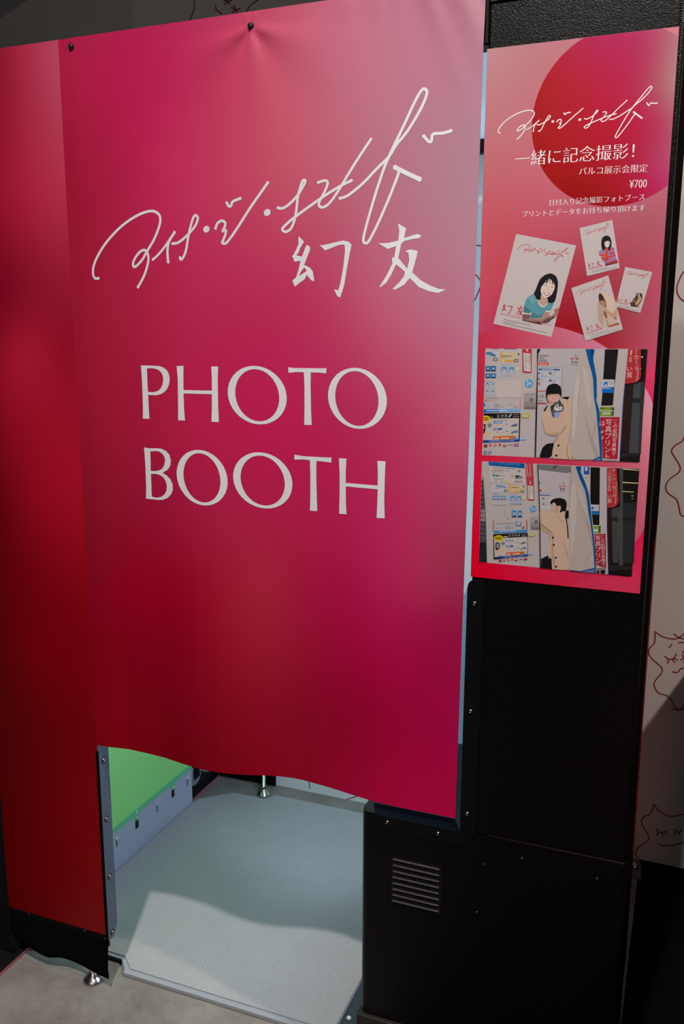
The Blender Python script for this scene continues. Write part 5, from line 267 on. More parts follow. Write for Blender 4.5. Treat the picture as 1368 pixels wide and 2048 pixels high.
def put_text(I, st, col, p, q, y, vert=False, fit=False, hscale=1.0, serif=False):
    p, q = Vector(p), Vector(q); d = q - p; n = len(st)
    if not vert:
        V, F = glyphs(st, 0.016 if serif else 0.0)
        x0 = min(v[0] for v in V); x1 = max(v[0] for v in V)
        if fit: sc = d.length / (x1 - x0); sh = x0; lift = 0.0
        else: sc = d.length / n; sh = 0.0; lift = 0.12
        u = d.normalized() * sc; w = Vector((-u.y, u.x)) * hscale
        b = len(I.v)
        for m_, dx in enumerate((-0.018, 0.0, 0.018) if serif else (0.0,)):     # thin level strokes, heavier upright ones
            b = len(I.v)
            for a, h in V:
                t = p + u * (a + dx - sh) + w * (h + lift); I.v.append((t.x, y - m_ * 3e-6, t.y))
            for f in F: I.f.append([b + i for i in f]); I.c.append(col)
    else:
        e = d / n; up = -e; rt = Vector((up.y, -up.x))
        for i, ch in enumerate(st):
            V, F = glyphs(ch); c = p + e * (i + 0.5); b = len(I.v)
            for a, h in V:
                a -= 0.5; h -= 0.38
                if ch == 'ー': a, h = -h, a
                t = c + rt * a + up * h; I.v.append((t.x, y, t.y))
            for f in F: I.f.append([b + i for i in f]); I.c.append(col)
def smooth_line(pts, n=6):
    P = [Vector(p) for p in pts]
    if len(P) < 3: return [P[0].lerp(P[1], t / 4) for t in range(5)]
    out = []
    for i in range(len(P) - 1):
        a = P[max(i - 1, 0)]; b = P[i]; c = P[i + 1]; d = P[min(i + 2, len(P) - 1)]
        for k in range(n):
            t = k / n
            out.append(0.5 * ((2 * b) + (c - a) * t + (2 * a - 5 * b + 4 * c - d) * t * t + (3 * b - a - 3 * c + d) * t ** 3))
    out.append(P[-1]); return out
def stroke(I, pts, w, col, y, n=6, dots=True):
    L = smooth_line(pts, n); left = []; right = []
    for i, p in enumerate(L):
        t = (L[min(i + 1, len(L) - 1)] - L[max(i - 1, 0)])
        if t.length < 1e-9: t = Vector((1, 0))
        t.normalize(); nn = Vector((-t.y, t.x)); left.append(p + nn * w / 2); right.append(p - nn * w / 2)
    yf = y if callable(y) else (lambda a, b: y)
    b = len(I.v); I.k += 1; kk = I.k * 5e-6
    for i, (p, q) in enumerate(zip(left, right)): I.v.append((p.x, yf(p.x, p.y) - kk - i * 3e-8, p.y)); I.v.append((q.x, yf(q.x, q.y) - kk - i * 3e-8, q.y))
    for i in range(len(L) - 1): I.f.append([b + 2 * i, b + 2 * i + 1, b + 2 * i + 3, b + 2 * i + 2]); I.c.append(col)
    if dots:
        for m_, e in enumerate((L[0], L[-1])): I.poly([[(e.x + math.cos(t) * w * .6, e.y + math.sin(t) * w * .6) for t in [PI * k / 6 for k in range(12)]]], col, (lambda a, b: yf(a, b) - kk - 0.000003 + 1e-6 * m_))
_fits = {}
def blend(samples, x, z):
    """smooth multiquadric surface through the colours of a printed gradient, leftover light and shade included"""
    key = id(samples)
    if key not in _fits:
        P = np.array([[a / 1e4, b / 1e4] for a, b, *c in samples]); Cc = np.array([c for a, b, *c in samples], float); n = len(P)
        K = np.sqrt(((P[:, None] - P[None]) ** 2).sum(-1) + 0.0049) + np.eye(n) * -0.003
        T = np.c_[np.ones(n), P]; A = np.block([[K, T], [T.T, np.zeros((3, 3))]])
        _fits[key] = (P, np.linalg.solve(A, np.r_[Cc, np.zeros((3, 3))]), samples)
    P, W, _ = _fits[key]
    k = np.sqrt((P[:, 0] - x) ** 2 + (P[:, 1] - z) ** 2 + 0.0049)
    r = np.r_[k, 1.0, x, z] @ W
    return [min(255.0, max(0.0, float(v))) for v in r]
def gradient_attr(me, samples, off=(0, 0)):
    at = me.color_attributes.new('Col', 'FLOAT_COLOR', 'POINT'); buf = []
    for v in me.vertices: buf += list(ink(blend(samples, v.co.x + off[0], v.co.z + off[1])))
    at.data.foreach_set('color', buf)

# ------------------------------------------------------------------ setting: floor, walls, ceiling
bm = B(); box(bm, -5, 4, -6, 4, -0.1, 0); tag(fin('floor', bm, M_FLOOR), 'stained grey concrete floor', 'floor', kind='structure')
bm = B(); box(bm, -1.695, 3.2, 1.02, 1.08, 0.0, 2.72)
wall_b = tag(fin('wall_back', bm, M_WALL), 'white wall with drawn sleeping faces behind the booth', 'wall', kind='structure')
for s in WALL:
    I = Ink(); stroke(I, [(a / 1e3, b / 1e3) for a, b in nums(s)], 0.0034, (0, 0, 0, 1), 1.0195, 8)
    me = I.mesh('drawn_line', M_LINE, wall_b)
bm = B(); d = Vector((-0.891, 0.454)); nn = Vector((0.454, 0.891)) * 0.06; c0 = Vector((-1.695, 1.02)); c1 = c0 + d * 2.6
extrude_poly(bm, [tuple(c0), tuple(c1), tuple(c1 + nn), tuple(c0 + nn)], 'Z', 0, 2.72)
tag(fin('wall_left', bm, M_WALL), 'plain white wall angling away behind the left end', 'wall', kind='structure')
bm = B(); box(bm, -5, 4, -6, 4, 5.2, 5.3); tag(fin('ceiling', bm, M_CEIL), 'dark open ceiling', 'ceiling', kind='structure')

# ------------------------------------------------------------------ backdrop unit (left side of the booth)
bu = empty('backdrop_unit', (-1.32, 0.4, 0), 'left booth unit: red front panel, green backdrop inside and black skirt', 'photo booth')
bm = B(); box(bm, -1.463, -1.1795, 0.0, 0.036, 0.135, 2.06, 0.001, 1); fin('front_panel', bm, M_BLACK, bu)
# printed red sheet glued on the front panel
def sheet(name, x0, x1, z0, z1, y, t, nx, nz, samples, m, parent):
    bm = B(); g = [[bm.verts.new((x0 + (x1 - x0) * i / nx, y, z0 + (z1 - z0) * j / nz)) for i in range(nx + 1)] for j in range(nz + 1)]
    for j in range(nz):
        for i in range(nx): bm.faces.new((g[j][i], g[j][i + 1], g[j + 1][i + 1], g[j + 1][i]))
    r = bmesh.ops.extrude_face_region(bm, geom=list(bm.faces))
    for v in [e for e in r['geom'] if isinstance(e, bmesh.types.BMVert)]: v.co.y -= t
    o = fin(name, bm, m, parent); off = Vector((0, 0, 0)); p = parent
    while p: off += Vector(p.location); p = p.parent
    gradient_attr(o.data, samples, (off.x, off.z)); return o
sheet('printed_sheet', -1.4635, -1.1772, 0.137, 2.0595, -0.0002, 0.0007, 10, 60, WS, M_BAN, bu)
# jamb trim with its screws
bm = B(); box(bm, -1.1805, -1.1765, -0.0016, 0.004, 0.121, 0.60); fin('front_strip', bm, M_MATTE, bu); bm = B()
extrude_poly(bm, [(0.001, 0.121), (0.024, 0.123), (0.037, 0.145), (0.039, 0.16), (0.039, 1.96), (0.001, 1.96)], 'X', -1.179, -1.1765)
jt = fin('jamb_trim', bm, M_JAMB, bu)
def dome(name, c, axis, r, m, parent):
    bm = B(); lathe(bm, c, [(r, 0), (r, r * .15), (r * .86, r * .5), (r * .55, r * .72), (r * .42, r * .74), (r * .36, r * .45), (0.0001, r * .42)], axis, 16)
    return fin(name, bm, m, parent, True)
for k in range(4):
    z = 0.137 + k * 0.1447
    bm = B(); lathe(bm, (-1.1765, 0.019, z), [(0.0075, -0.0005), (0.0075, 0.0006), (0.0072, 0.0012), (0.0056, 0.0012), (0.0054, 0.0002)], 'X', 18); fin('washer', bm, M_BLKSCREW, jt, True)
    bm = B(); lathe(bm, (-1.1765, 0.019, z), [(0.005, 0.0003), (0.005, 0.002), (0.0036, 0.0034), (0.0022, 0.0036), (0.002, 0.0024), (0.0001, 0.0022)], 'X', 16); fin('screw', bm, M_SCREW, jt, True)
bm = B(); box(bm, -1.186, -1.179, 0.004, 0.014, 0.104, 0.135, 0.003, 2); fin('edge_clip', bm, M_TRIM, bu)
# wavy black skirt below the front panel
bot = [(-1.4635, .075, -.002), (-1.42, .055, -.004), (-1.389, .046, -.006), (-1.352, .036, -.003), (-1.315, .040, .004), (-1.271, .036, .006), (-1.236, .032, .003), (-1.205, .033, -.004), (-1.171, .035, -.009)]
_L = smooth_line([(b[0], b[1]) for b in bot], 5); _M = smooth_line([(b[0], b[2]) for b in bot], 5); bot = [(p.x, p.y, q.y) for p, q in zip(_L, _M)]
bm = B(); rows = []
for j in range(7):
    t = j / 6; row = []
    for k, (x, z, y) in enumerate(bot):
        xt = x if k < len(bot) - 1 else (-1.174 - 0.0015 * math.sin(t * PI) * 3 + 0.003 * t * t)
        row.append(bm.verts.new((xt, -0.0015 + (y) * t * t, 0.141 + (z - 0.141) * t)))
    rows.append(row)
for j in range(6):
    for k in range(len(bot) - 1): bm.faces.new((rows[j][k], rows[j][k + 1], rows[j + 1][k + 1], rows[j + 1][k]))
r = bmesh.ops.extrude_face_region(bm, geom=list(bm.faces))
for v in [e for e in r['geom'] if isinstance(e, bmesh.types.BMVert)]: v.co.y += 0.0014
sk = fin('skirt', bm, M_RUBBER, bu, True)
for x, z in ((-1.402, 0.137), (-1.239, 0.1365), (-1.183, 0.132)): dome('rivet', (x, -0.0018, z), 'Y', 0.0028, M_BLKSCREW, sk)
# green backdrop, its lip, and the grey kick panel with keyholes
bm = B(); box(bm, -1.446, -1.434, 0.037, 0.797, 0.135, 2.0); fin('backdrop_board', bm, M_GREEN, bu)
bm = B(); box(bm, -1.434, -1.4305, 0.037, 0.797, 0.131, 0.148, 0.0012, 1)
for y in (0.488, 0.683): box(bm, -1.4335, -1.4302, y - 0.011, y + 0.011, 0.114, 0.132)
gl = fin('backdrop_lip', bm, M_GREENLIP, bu)
for y, z in ((0.486, 0.1415), (0.488, 0.122), (0.683, 0.122)): dome('screw', (0, 0, 0), 'X', 0.0042, M_WHITE, gl).data.transform(Matrix.Translation((-1.4302, y, z)))
bm = B(); box(bm, -1.445, -1.432, 0.037, 0.797, 0.002, 0.133, 0.0012, 1); kp = fin('kick_panel', bm, M_KICK, bu)
for y in (0.389, 0.594, 0.768):
    bm = B(); box(bm, -1.4325, -1.4317, y - 0.0022, y + 0.0022, 0.085, 0.109); fin('slot', bm, M_BLACK, kp)
    bm = B(); lathe(bm, (-1.4318, y, 0.111), [(0.0052, 0), (0.0052, 0.0016), (0.003, 0.0034), (0.0001, 0.0036)], 'X', 14); fin('screw', bm, M_WHITE, kp, True)
for y in (0.488, 0.683):
    bm = B(); box(bm, -1.4325, -1.4316, y - 0.008, y + 0.008, 0.088, 0.1145); fin('slot', bm, M_BLACK, kp)
bm = B(); box(bm, -1.434, -1.177, 0.038, 0.962, 2.036, 2.05, 0.002, 1); fin('roof_panel', bm, M_BLACK, bu)
# levelling feet, caster, rear rail and rear skirt
def foot(name, x, y, top, r, parent):
    bm = B(); lathe(bm, (x, y, 0), [(r, 0.0), (r, 0.003), (r * .93, 0.006), (r * .72, 0.011), (r * .5, 0.016), (r * .42, 0.022), (0.0068, 0.024), (0.0065, top)], 'Z', 28); f = fin(name, bm, M_CHROME, parent, True)
    bm = B(); cyl(bm, (x, y, 0.023), (x, y, 0.031), 0.0105, n=6); fin('nut', bm, M_CHROME, f)
    return f
foot('levelling_foot', -1.231, 0.012, 0.14, 0.026, bu); foot('levelling_foot', -1.247, 0.945, 0.20, 0.023, bu)
bm = B(); box(bm, -1.46, -1.23, 0.925, 0.965, 0.20, 0.24, 0.002, 1); fin('rear_rail', bm, M_BLACK, bu)
bm = B(); box(bm, -1.475, -1.226, 0.992, 0.996, 0.012, 0.24); fin('rear_skirt', bm, M_RUBBER, bu)
bm = B(); lathe(bm, (-1.492, 0.90, 0.046), [(0.028, -0.012), (0.036, -0.010), (0.038, 0), (0.036, 0.010), (0.030, 0.012), (0.026, 0.009), (0.010, 0.009), (0.008, 0.014), (0.0001, 0.014)], 'X', 28); cw = fin('caster', bm, M_GREY, bu, True)
bm = B(); box(bm, -1.508, -1.476, 0.865, 0.925, 0.086, 0.2, 0.004, 2); box(bm, -1.478, -1.474, 0.885, 0.915, 0.04, 0.1); box(bm, -1.51, -1.506, 0.885, 0.915, 0.04, 0.1); fin('caster_fork', bm, M_BLACK, bu)

# ------------------------------------------------------------------ booth frame: rails, roof and lit ceiling panel
fr = empty('booth_frame', (-0.76, 0.5, 1.95), 'black overhead rails and lit ceiling panel joining the two booth units', 'photo booth')
bm = B(); box(bm, -1.176, -0.3455, 0.004, 0.044, 1.962, 2.052, 0.002, 1); fin('header_rail', bm, M_TRIM, fr)
bm = B(); box(bm, -1.175, -0.353, 0.93, 0.962, 1.985, 2.019, 0.002, 1); fin('rear_rail', bm, M_TRIM, fr)
bm = B(); box(bm, -1.175, -0.353, 0.046, 0.962, 2.036, 2.05, 0.002, 1); fin('roof_panel', bm, M_BLACK, fr)
bm = B(); box(bm, -1.175, -0.353, 0.05, 0.958, 2.0215, 2.0345); fin('light_diffuser', bm, M_LAMP, fr)

# ------------------------------------------------------------------ camera cabinet (right side of the booth)
cc = empty('camera_cabinet', (-0.3, 0.18, 0), 'tall black textured cabinet with vent that holds the poster', 'photo booth')
def slab_outline(x0, x1, y0, y1, rl, rr):
    p = []
    p += arc(x0 + rl, y0 + rl, rl, 180, 270, 6) if rl else [(x0, y0)]
    p += arc(x1 - rr, y0 + rr, rr, 270, 360, 6) if rr else [(x1, y0)]
    return p + [(x1, y1), (x0, y1)]
bm = B(); extrude_poly(bm, slab_outline(-0.345, -0.052, 0.0, 0.36, 0.003, 0.011), 'Z', 0.5935, 2.0185, 0.0015); ub = fin('upper_body', bm, M_POWDER, cc)
bm = B(); extrude_poly(bm, slab_outline(-0.551, -0.052, 0.0, 0.36, 0.014, 0.011), 'Z', 0.139, 0.5905, 0.002); lb = fin('lower_body', bm, M_POWDER, cc)
bm = B(); extrude_poly(bm, slab_outline(-0.347, -0.050, -0.001, 0.36, 0.003, 0.011), 'Z', 2.0225, 2.16, 0.002); fin('top_cap', bm, M_POWDER, cc)
bm = B(); box(bm, -0.343, -0.056, 0.004, 0.35, 2.016, 2.024); fin('seam_strip_or_highlight', bm, M_BLACK, cc)
bm = B(); box(bm, -0.556, -0.054, -0.008, 0.36, 0.004, 0.137, 0.0012, 1); fin('plinth', bm, mat('dark_brown_board', (0.022, 0.016, 0.013), 0.5, 0, 0.4), cc)
bm = B(); box(bm, -0.3, -0.058, 0.003, 0.35, 0.588, 0.596); fin('seam_strip_or_highlight', bm, mat('seam_highlight', (0.40, 0.36, 0.34), 0.35, 0.7), cc)  # pale strip put in as the light caught along the seam
for x, z in ((-0.305, 0.531), (-0.235, 0.560), (-0.10, 0.552), (-0.315, 0.428)): dome('rivet', (x, 0.0002, z), 'Y', 0.0026, M_BLKSCREW, lb)
bm = B(); box(bm, -0.0522, -0.0514, 0.255, 0.357, 0.145, 0.588); fin('side_sheet', bm, M_RED, cc)  # dark red strip along the rear of the cabinet side
bm = B(); box(bm, -0.0522, -0.0514, 0.255, 0.357, 0.597, 1.12); fin('side_sheet', bm, M_RED, cc)
for z0, z1 in ((0.145, 0.588), (0.597, 1.12)):  # added matt sheets that keep grazing reflections off the side
    bm = B(); box(bm, -0.0522, -0.0514, 0.0115, 0.254, z0, z1); fin('added_matt_side_cover', bm, M_MATTE, cc)
bm = B(); box(bm, -0.0522, -0.0514, 0.0115, 0.357, 1.122, 2.016); fin('added_matt_side_cover', bm, M_MATTE, cc)
bm = B(); box(bm, -0.3445, -0.338, 0.361, 0.985, 0.012, 2.015, 0.001, 1); fin('light_block_panel', bm, M_TRIM, cc)  # unseen panel, added to keep booth light off the right wall
# doorway trim: front strip with rounded ends plus a bevelled return
outer = [(-0.352, 1.066)] + arc(-0.340, 1.070, 0.011, 160, 90, 4) + arc(-0.330, 1.073, 0.008, 90, 0, 4) + arc(-0.362, 0.600, 0.040, 0, -90, 8)[0:] + arc(-0.505, 0.572, 0.012, 270, 180, 5) + [(-0.521, 0.589), (-0.352, 0.589)]
bm = B(); extrude_poly(bm, outer, 'Y', -0.0026, 0.0002)
dt = fin('doorway_trim', bm, M_TRIM, cc); bm = B()
pr = [((-0.352, -0.0026, 0.589), (-0.367, 0.014, 0.604)), ((-0.521, -0.0026, 0.589), (-0.530, 0.014, 0.604))]
va = [(bm.verts.new(a), bm.verts.new(b), bm.verts.new((a[0] , a[1] + 0.0028, a[2])), bm.verts.new((b[0] + 0.001, b[1] + 0.002, b[2] - 0.001))) for a, b in pr]
for i in range(1):
    A, Bv = va[i], va[i + 1]
    for q in ((A[0], Bv[0], Bv[1], A[1]), (A[1], Bv[1], Bv[3], A[3]), (A[3], Bv[3], Bv[2], A[2])): bm.faces.new(q)
for A in va: bm.faces.new((A[0], A[1], A[3], A[2]))
fin('trim_return', bm, mat('dark_navy_return', (0.0035, 0.005, 0.009), 1.0, 0, 0.03), dt)
for x, z in ((-0.338, 1.039), (-0.339, 0.834), (-0.339, 0.630), (-0.394, 0.577), (-0.496, 0.578)): dome('screw', (x, -0.0026, z), 'Y', 0.0044, M_SCREW, dt)
# smoked clear strip that edges the doorway beside the banner
N = NT('smoked_clear_plastic'); N.b.inputs['Base Color'].default_value = (0.42, 0.62, 0.80, 1); N.b.inputs['Transmission Weight'].default_value = 1.0; N.b.inputs['Roughness'].default_value = 0.05; N.b.inputs['IOR'].default_value = 1.2
bm = B(); extrude_poly(bm, [(-0.3519, 0.589), (-0.3519, 1.066)] + [(-0.3545, 1.058), (-0.358, 1.052), (-0.366, 1.048), (-0.366, 0.6035)], 'Y', -0.0006, 0.0006); fin('edge_guard', bm, N.m, cc)
# louvred vent
bm = B(); box(bm, -0.4875, -0.3855, -0.0006, 0.001, 0.4035, 0.507); vent = fin('vent', bm, M_BLACK, cc)
for k in range(8):
    z = 0.4115 + k * 0.0129
    bm = B(); extrude_poly(bm, [(-0.0004, z - 0.0006), (-0.0034, z - 0.0018), (-0.0038, z - 0.0011), (-0.0004, z + 0.0009)], 'X', -0.4832, -0.3900); fin('slat', bm, M_SLAT, vent)
bm = B(); box(bm, -0.496, -0.378, -0.0018, 0.0002, 0.4005, 0.4030); fin('sill', bm, M_POWDER, vent)

# ------------------------------------------------------------------ floor plate inside the booth
fp = empty('floor_plate', (-1.0, 0.5, 0), 'grey speckled anti slip floor plate inside the booth doorway', 'floor plate')
out = [(-0.632, 0.046), (-1.172, 0.046), (-1.176, 0.060), (-1.203, 0.084), (-1.43, 0.086), (-1.43, 0.817), (-1.340, 0.898), (-1.268, 0.905), (-1.222, 0.899), (-1.198, 0.938), (-0.632, 0.938)]
bm = B(); extrude_poly(bm, out[::-1], 'Z', 0.001, 0.011, 0.0012); fin('base_plate', bm, M_LIP, fp)
ins = [(-0.634, 0.060), (-1.163, 0.060), (-1.170, 0.068), (-1.197, 0.093), (-1.428, 0.093), (-1.428, 0.815), (-1.339, 0.895), (-1.268, 0.902), (-1.220, 0.896), (-1.196, 0.935), (-0.634, 0.935)]
bm = B(); extrude_poly(bm, ins[::-1], 'Z', 0.011, 0.0145, 0.0008); fin('tread_sheet', bm, M_TREAD, fp)
bm = B(); box(bm, -1.255, -1.2045, 0.0795, 0.0855, 0.001, 0.0095); fin('end_strip', bm, M_BLACK, fp)
bm = B(); box(bm, -0.6315, -0.552, 0.03, 0.936, 0.001, 0.0095, 0.001, 1); sp_ = fin('side_plate', bm, M_BLUEPLATE, fp)
for y in (0.112, 0.5): dome('screw', (0, 0, 0), 'Z', 0.0055, M_WHITE, sp_).data.transform(Matrix.Translation((-0.618, y, 0.0095)))

# ------------------------------------------------------------------ neighbouring black things
bp_ = empty('base_board', (-1.8, 0.2, 0), 'black board lying on the floor left of the booth, pink edged', 'board')
bm = B(); box(bm, -2.6, -1.449, -0.9, 1.0, 0.0, 0.0065); fin('board', bm, M_BLACK, bp_)
bm = B(); box(bm, -1.4488, -1.4465, -0.9, 1.0, 0.0, 0.0062); fin('edging', bm, M_PINK, bp_)
bm = B(); box(bm, -2.3, -1.4655, 0.005, 0.30, 0.0068, 1.06, 0.003, 2)
nb = fin('side_cabinet', bm, M_BLACK); tag(nb, 'plain black cabinet at the left edge, beside the red panel', 'cabinet')
bm = B(); box(bm, 0.10, 0.60, -0.25, 1.0, 0.0, 0.72, 0.004, 2)
tag(fin('shadow_block', bm, M_BLACK), 'unseen black block added to shade the white wall, right of the booth', 'plinth')  # added out of view to cast the shadow edge on the wall
bm = B(); extrude_poly(bm, [(-0.53, -1.7), (1.3, -1.7), (1.3, -0.26), (0.095, -0.26), (0.095, 1.012), (-0.0508, 1.012), (-0.0508, -0.012), (-0.53, -0.012)], 'Z', 0.0, 0.0035); tag(fin('shade_mat', bm, M_RUBBER), 'black mat added to darken the floor in front and right of the tall cabinet', 'mat')  # added mat, deepens the dark floor and its reflection in the cabinet
ft = empty('wall_foot', (-0.085, 0.97, 0), 'square grey steel foot plate at the bottom of the white wall', 'foot plate')
bm = B(); r = 0.062; extrude_poly(bm, [(-0.088 + r * math.cos(math.radians(a)), 0.952 + r * math.sin(math.radians(a))) for a in (48, 138, 228, 318)], 'Z', 0.0005, 0.004)
fin('plate', bm, M_BASEPL, ft)
bm = B(); lathe(bm, (-0.062, 0.972, 0.004), [(0.013, 0), (0.013, 0.003), (0.007, 0.007), (0.006, 0.010)], 'Z', 16); fin('bolt', bm, M_CHROME, ft, True)

# ------------------------------------------------------------------ banner hanging across the doorway
bot_x = [-1.20, -1.178, -1.13, -1.099, -1.05, -1.006, -0.95, -0.91, -0.862, -0.83, -0.799, -0.77, -0.740, -0.71, -0.685, -0.63, -0.579, -0.523, -0.471, -0.363, -0.34]
bot_y = [0.0, 0.0, 0.008, 0.013, 0.011, 0.007, -0.003, -0.008, -0.008, -0.002, 0.006, 0.016, 0.025, 0.029, 0.029, 0.021, 0.011, 0.002, 0.0, 0.0, 0.0]
def gauss(t, s): return math.exp(-(t / s) ** 2)
def bump(x, z):
    """how far the hanging sheet stands in front of the doorway plane at (x, z)"""
    g = max(0.0, min(1.0, (2.05 - z) / 1.436))
    y = float(np.interp(x, bot_x, bot_y)) * g ** 3.2
    # pull folds fanning out from the rivet, and soft folds under the top right corner
    dx, dz = x + 0.765, 2.035 - z
    if dz > -0.02:
        rr = math.hypot(dx, dz) + 1e-4; th = math.atan2(dx, max(dz, 0.001))
        y -= 0.0042 * math.cos(th * 5.2) * math.exp(-rr / 0.11) * min(1, rr / 0.02) * (1 if abs(th) < 1.5 else 0.4)
    dz = 2.06 - z
    for fx, sl, am, wd_, ln in ((-0.587, 0.10, 0.0016, 0.016, 0.05), (-0.534, 0.10, 0.0020, 0.014, 0.06), (-0.499, 0.15, 0.0014, 0.010, 0.05), (-0.452, 0.42, 0.0042, 0.015, 0.11), (-0.405, 0.50, 0.0050, 0.022, 0.13), (-0.372, 0.35, -0.0030, 0.012, 0.09)):
        y -= am * gauss(x - fx - sl * dz, wd_ * (1 + 3 * dz)) * math.exp(-dz / ln) * min(1.0, dz / 0.015 + 0.25)
    y += 0.0016 * math.sin(x * 31 + z * 2.0) * min(1, (2.06 - z) * 4) * 0.35
    return y - 0.0014 - 0.0021 * min(1.0, max(0.0, (x + 1.175) / 0.03))
bn = empty('banner', (-0.77, 0, 0.614), 'red to pink printed banner reading PHOTO BOOTH hanging over the doorway', 'banner')
x0, z0, z1, nx, nz = -1.1776, 0.6155, 2.0585, 160, 220
bm = B(); g = []
for j in range(nz + 1):
    z = z0 + (z1 - z0) * j / nz
    xr = -0.3613 + (z - 0.62) / 1.43 * 0.0098                      # the free right edge hangs slightly aslant
    g.append([bm.verts.new((x0 + (xr - x0) * i / nx, bump(x0 + (xr - x0) * i / nx, z), z)) for i in range(nx + 1)])
for j in range(nz):
    for i in range(nx): bm.faces.new((g[j][i], g[j][i + 1], g[j + 1][i + 1], g[j + 1][i]))
r = bmesh.ops.extrude_face_region(bm, geom=list(bm.faces))
for v in [e for e in r['geom'] if isinstance(e, bmesh.types.BMVert)]: v.co.y += 0.0006
for e in bm.edges:
    if len(e.link_faces) == 2 and e.calc_face_angle() > 0.9: e.smooth = False
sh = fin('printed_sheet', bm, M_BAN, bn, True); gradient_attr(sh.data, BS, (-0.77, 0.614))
IW = ink((214, 206, 203))
def on_banner(x, z): return bump(x, z) - 0.00035
def bpt(p): return (-1.18 + p[0] / 1e4, 0.60 + p[1] / 1e4)
def curved(I):
    """split long triangles so the lettering follows the hanging sheet"""
    bm = bmesh.new(); vs = [bm.verts.new(v) for v in I.v]
    for f in I.f: 
        try: bm.faces.new([vs[i] for i in f])
        except ValueError: pass
    for _ in range(4):
        es = [e for e in bm.edges if e.calc_length() > 0.018]
        if not es: break
        bmesh.ops.subdivide_edges(bm, edges=es, cuts=1); bmesh.ops.triangulate(bm, faces=[f for f in bm.faces if len(f.verts) > 3])
    bm.verts.index_update(); I.v = [(v.co.x, on_banner(v.co.x, v.co.z), v.co.z) for v in bm.verts]; I.f = [[v.index for v in f.verts] for f in bm.faces]; I.c = [IW] * len(I.f); bm.free()
for ch, loops in LET:
    I = Ink(); I.poly([[bpt(p) for p in nums(s)] for s in loops], IW, on_banner); curved(I); I.mesh('letter', M_BAN, bn)
I = Ink()
for wdt, s in SIG: stroke(I, [bpt(p) for p in nums(s)], wdt / 1e3, IW, on_banner, 8)
I.mesh('signature', M_BAN, bn)
for loops in KAN:
    I = Ink(); I.poly([[bpt(p) for p in nums(s)] for s in loops], IW, on_banner); curved(I); I.mesh('brush_character', M_BAN, bn)
for x, z in ((-1.146, 2.043), (-0.765, 2.035)):
    bm = B(); y = bump(x, z) - 0.0002; lathe(bm, (x, y, z), [(0.0062, 0), (0.0062, 0.0008), (0.0052, 0.003), (0.003, 0.0042), (0.0001, 0.0045)], 'Y', 18); fin('rivet', bm, M_BLKSCREW, bn, True)

# ------------------------------------------------------------------ poster on the cabinet
ps = empty('poster', (-0.204, 0, 1.087), 'tall pink poster with big red disc, pictures and ¥700 price', 'poster')
YP = -0.0009
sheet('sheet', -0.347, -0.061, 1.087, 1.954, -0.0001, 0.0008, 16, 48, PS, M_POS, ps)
def ppt(p): return (-0.35 + p[0] / 1e4, 1.08 + p[1] / 1e4)
def disc(name, c, samples, y):
    """part of a printed disc that lies on the sheet, with its colour running through"""
    cx, cz, r = c; R_, T_ = 36, 96; bm = B(); rows = []
    for i in range(R_ + 1):
        row = []
        for j in range(T_):
            rr = r * i / R_; a = 2 * PI * j / T_
            row.append(bm.verts.new((min(max(cx + rr * math.cos(a), -0.3468), -0.0612), y, min(max(cz + rr * math.sin(a), 1.0872), 1.9538))))
        rows.append(row)
    for i in range(R_):
        for j in range(T_):
            q = (rows[i][j], rows[i + 1][j], rows[i + 1][(j + 1) % T_], rows[i][(j + 1) % T_])
            if len({(round(v.co.x, 6), round(v.co.z, 6)) for v in q}) > 2: bm.faces.new(q)
    bmesh.ops.remove_doubles(bm, verts=bm.verts, dist=1e-6); bmesh.ops.dissolve_degenerate(bm, dist=1e-7, edges=bm.edges)
    o = fin(name, bm, M_POS, ps); gradient_attr(o.data, samples, tuple(Vector(ps.location).xz)); return o
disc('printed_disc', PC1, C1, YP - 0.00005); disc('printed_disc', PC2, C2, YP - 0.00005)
def similar(src, dst):
    a, b = complex(*src[0]), complex(*src[1]); c, d = complex(*dst[0]), complex(*dst[1]); k = (d - c) / (b - a)
    return (lambda p: (lambda z: (z.real, z.imag))(c + (complex(*p) - a) * k)), abs(k)
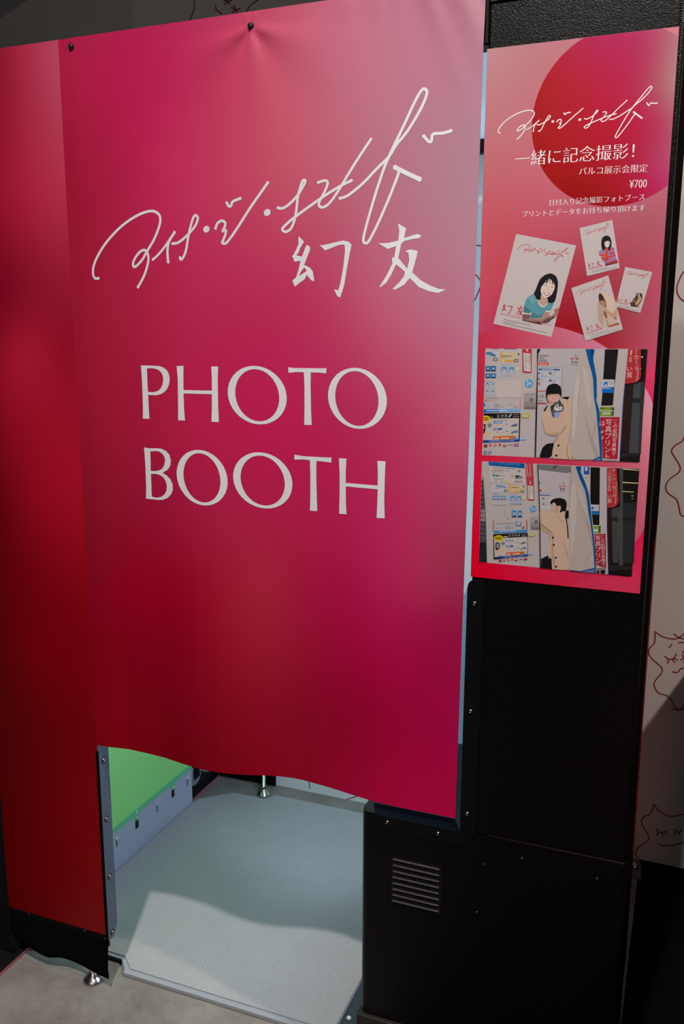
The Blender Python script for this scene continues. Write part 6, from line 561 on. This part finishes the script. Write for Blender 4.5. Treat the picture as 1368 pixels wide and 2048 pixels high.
def sign(I, dst, col, y, wk=1.0):
    f, k = similar(SIGE, dst)
    for wdt, s in SIG: stroke(I, [ppt(f(p)) for p in nums(s)], max(wdt / 1e3 * k * wk, 0.0004), col, y, 4)
def brush(I, dst, col, y):
    f, k = similar(KANE, dst)
    for loops in KAN: I.poly([[ppt(f(p)) for p in nums(s)] for s in loops], col, y)
I = Ink(); sign(I, PSIG, ink((206, 196, 194)), YP - 0.0001); I.mesh('signature', M_POS, ps)
for st, p, q in PTEXT:
    I = Ink(); put_text(I, st, ink((206, 196, 194)), ppt(p), ppt(q), YP - 0.0001, fit=(st[0] == '¥'), hscale=1.35 if st[0] == '¥' else 1.0, serif=True); I.mesh('lettering', M_POS, ps)
def soften(P, most=0.0011):
    """round the corners of a drawn outline that has many points"""
    if len(P) < 7: return P
    out = []
    for i, p in enumerate(P):
        for q in (P[i - 1], P[(i + 1) % len(P)]):
            d = math.hypot(q[0] - p[0], q[1] - p[1]); k = min(0.26, most / max(d, 1e-9)); out.append((p[0] + (q[0] - p[0]) * k, p[1] + (q[1] - p[1]) * k))
    return out
def paint(I, s, y):
    for e in s:
        y -= 0.000003
        if isinstance(e, tuple):
            st, c, p, q, v = e; put_text(I, st, pic(c), ppt(p), ppt(q), y, bool(v))
        else: I.poly([soften([ppt(p) for p in nums(e[3:])])], pic(e[:3]), y)
    return y
for s in (PH1, PH2):
    I = Ink(); paint(I, s, YP - 0.0001); I.mesh('printed_photo', M_POS, ps)
for k, c in enumerate(CARDS):
    y = YP - 0.00012 - 0.00016 * k
    I = Ink(); I.poly([[ppt(p) for p in nums(c['quad'])]], pic((184, 174, 172)), y)
    for st, h, p, q in c['texts']: put_text(I, st, pic(h), ppt(p), ppt(q), y - 0.00002, fit=True)
    y2 = paint(I, c['body'], y - 0.00001); y2 = paint(I, c['lines'], y2)
    sign(I, c['sig'], pic((188, 52, 70)), y2 - 0.000005, 1.25); brush(I, c['kan'], pic((190, 25, 42)), y2 - 0.00009)
    I.mesh('printed_card', M_POS, ps)
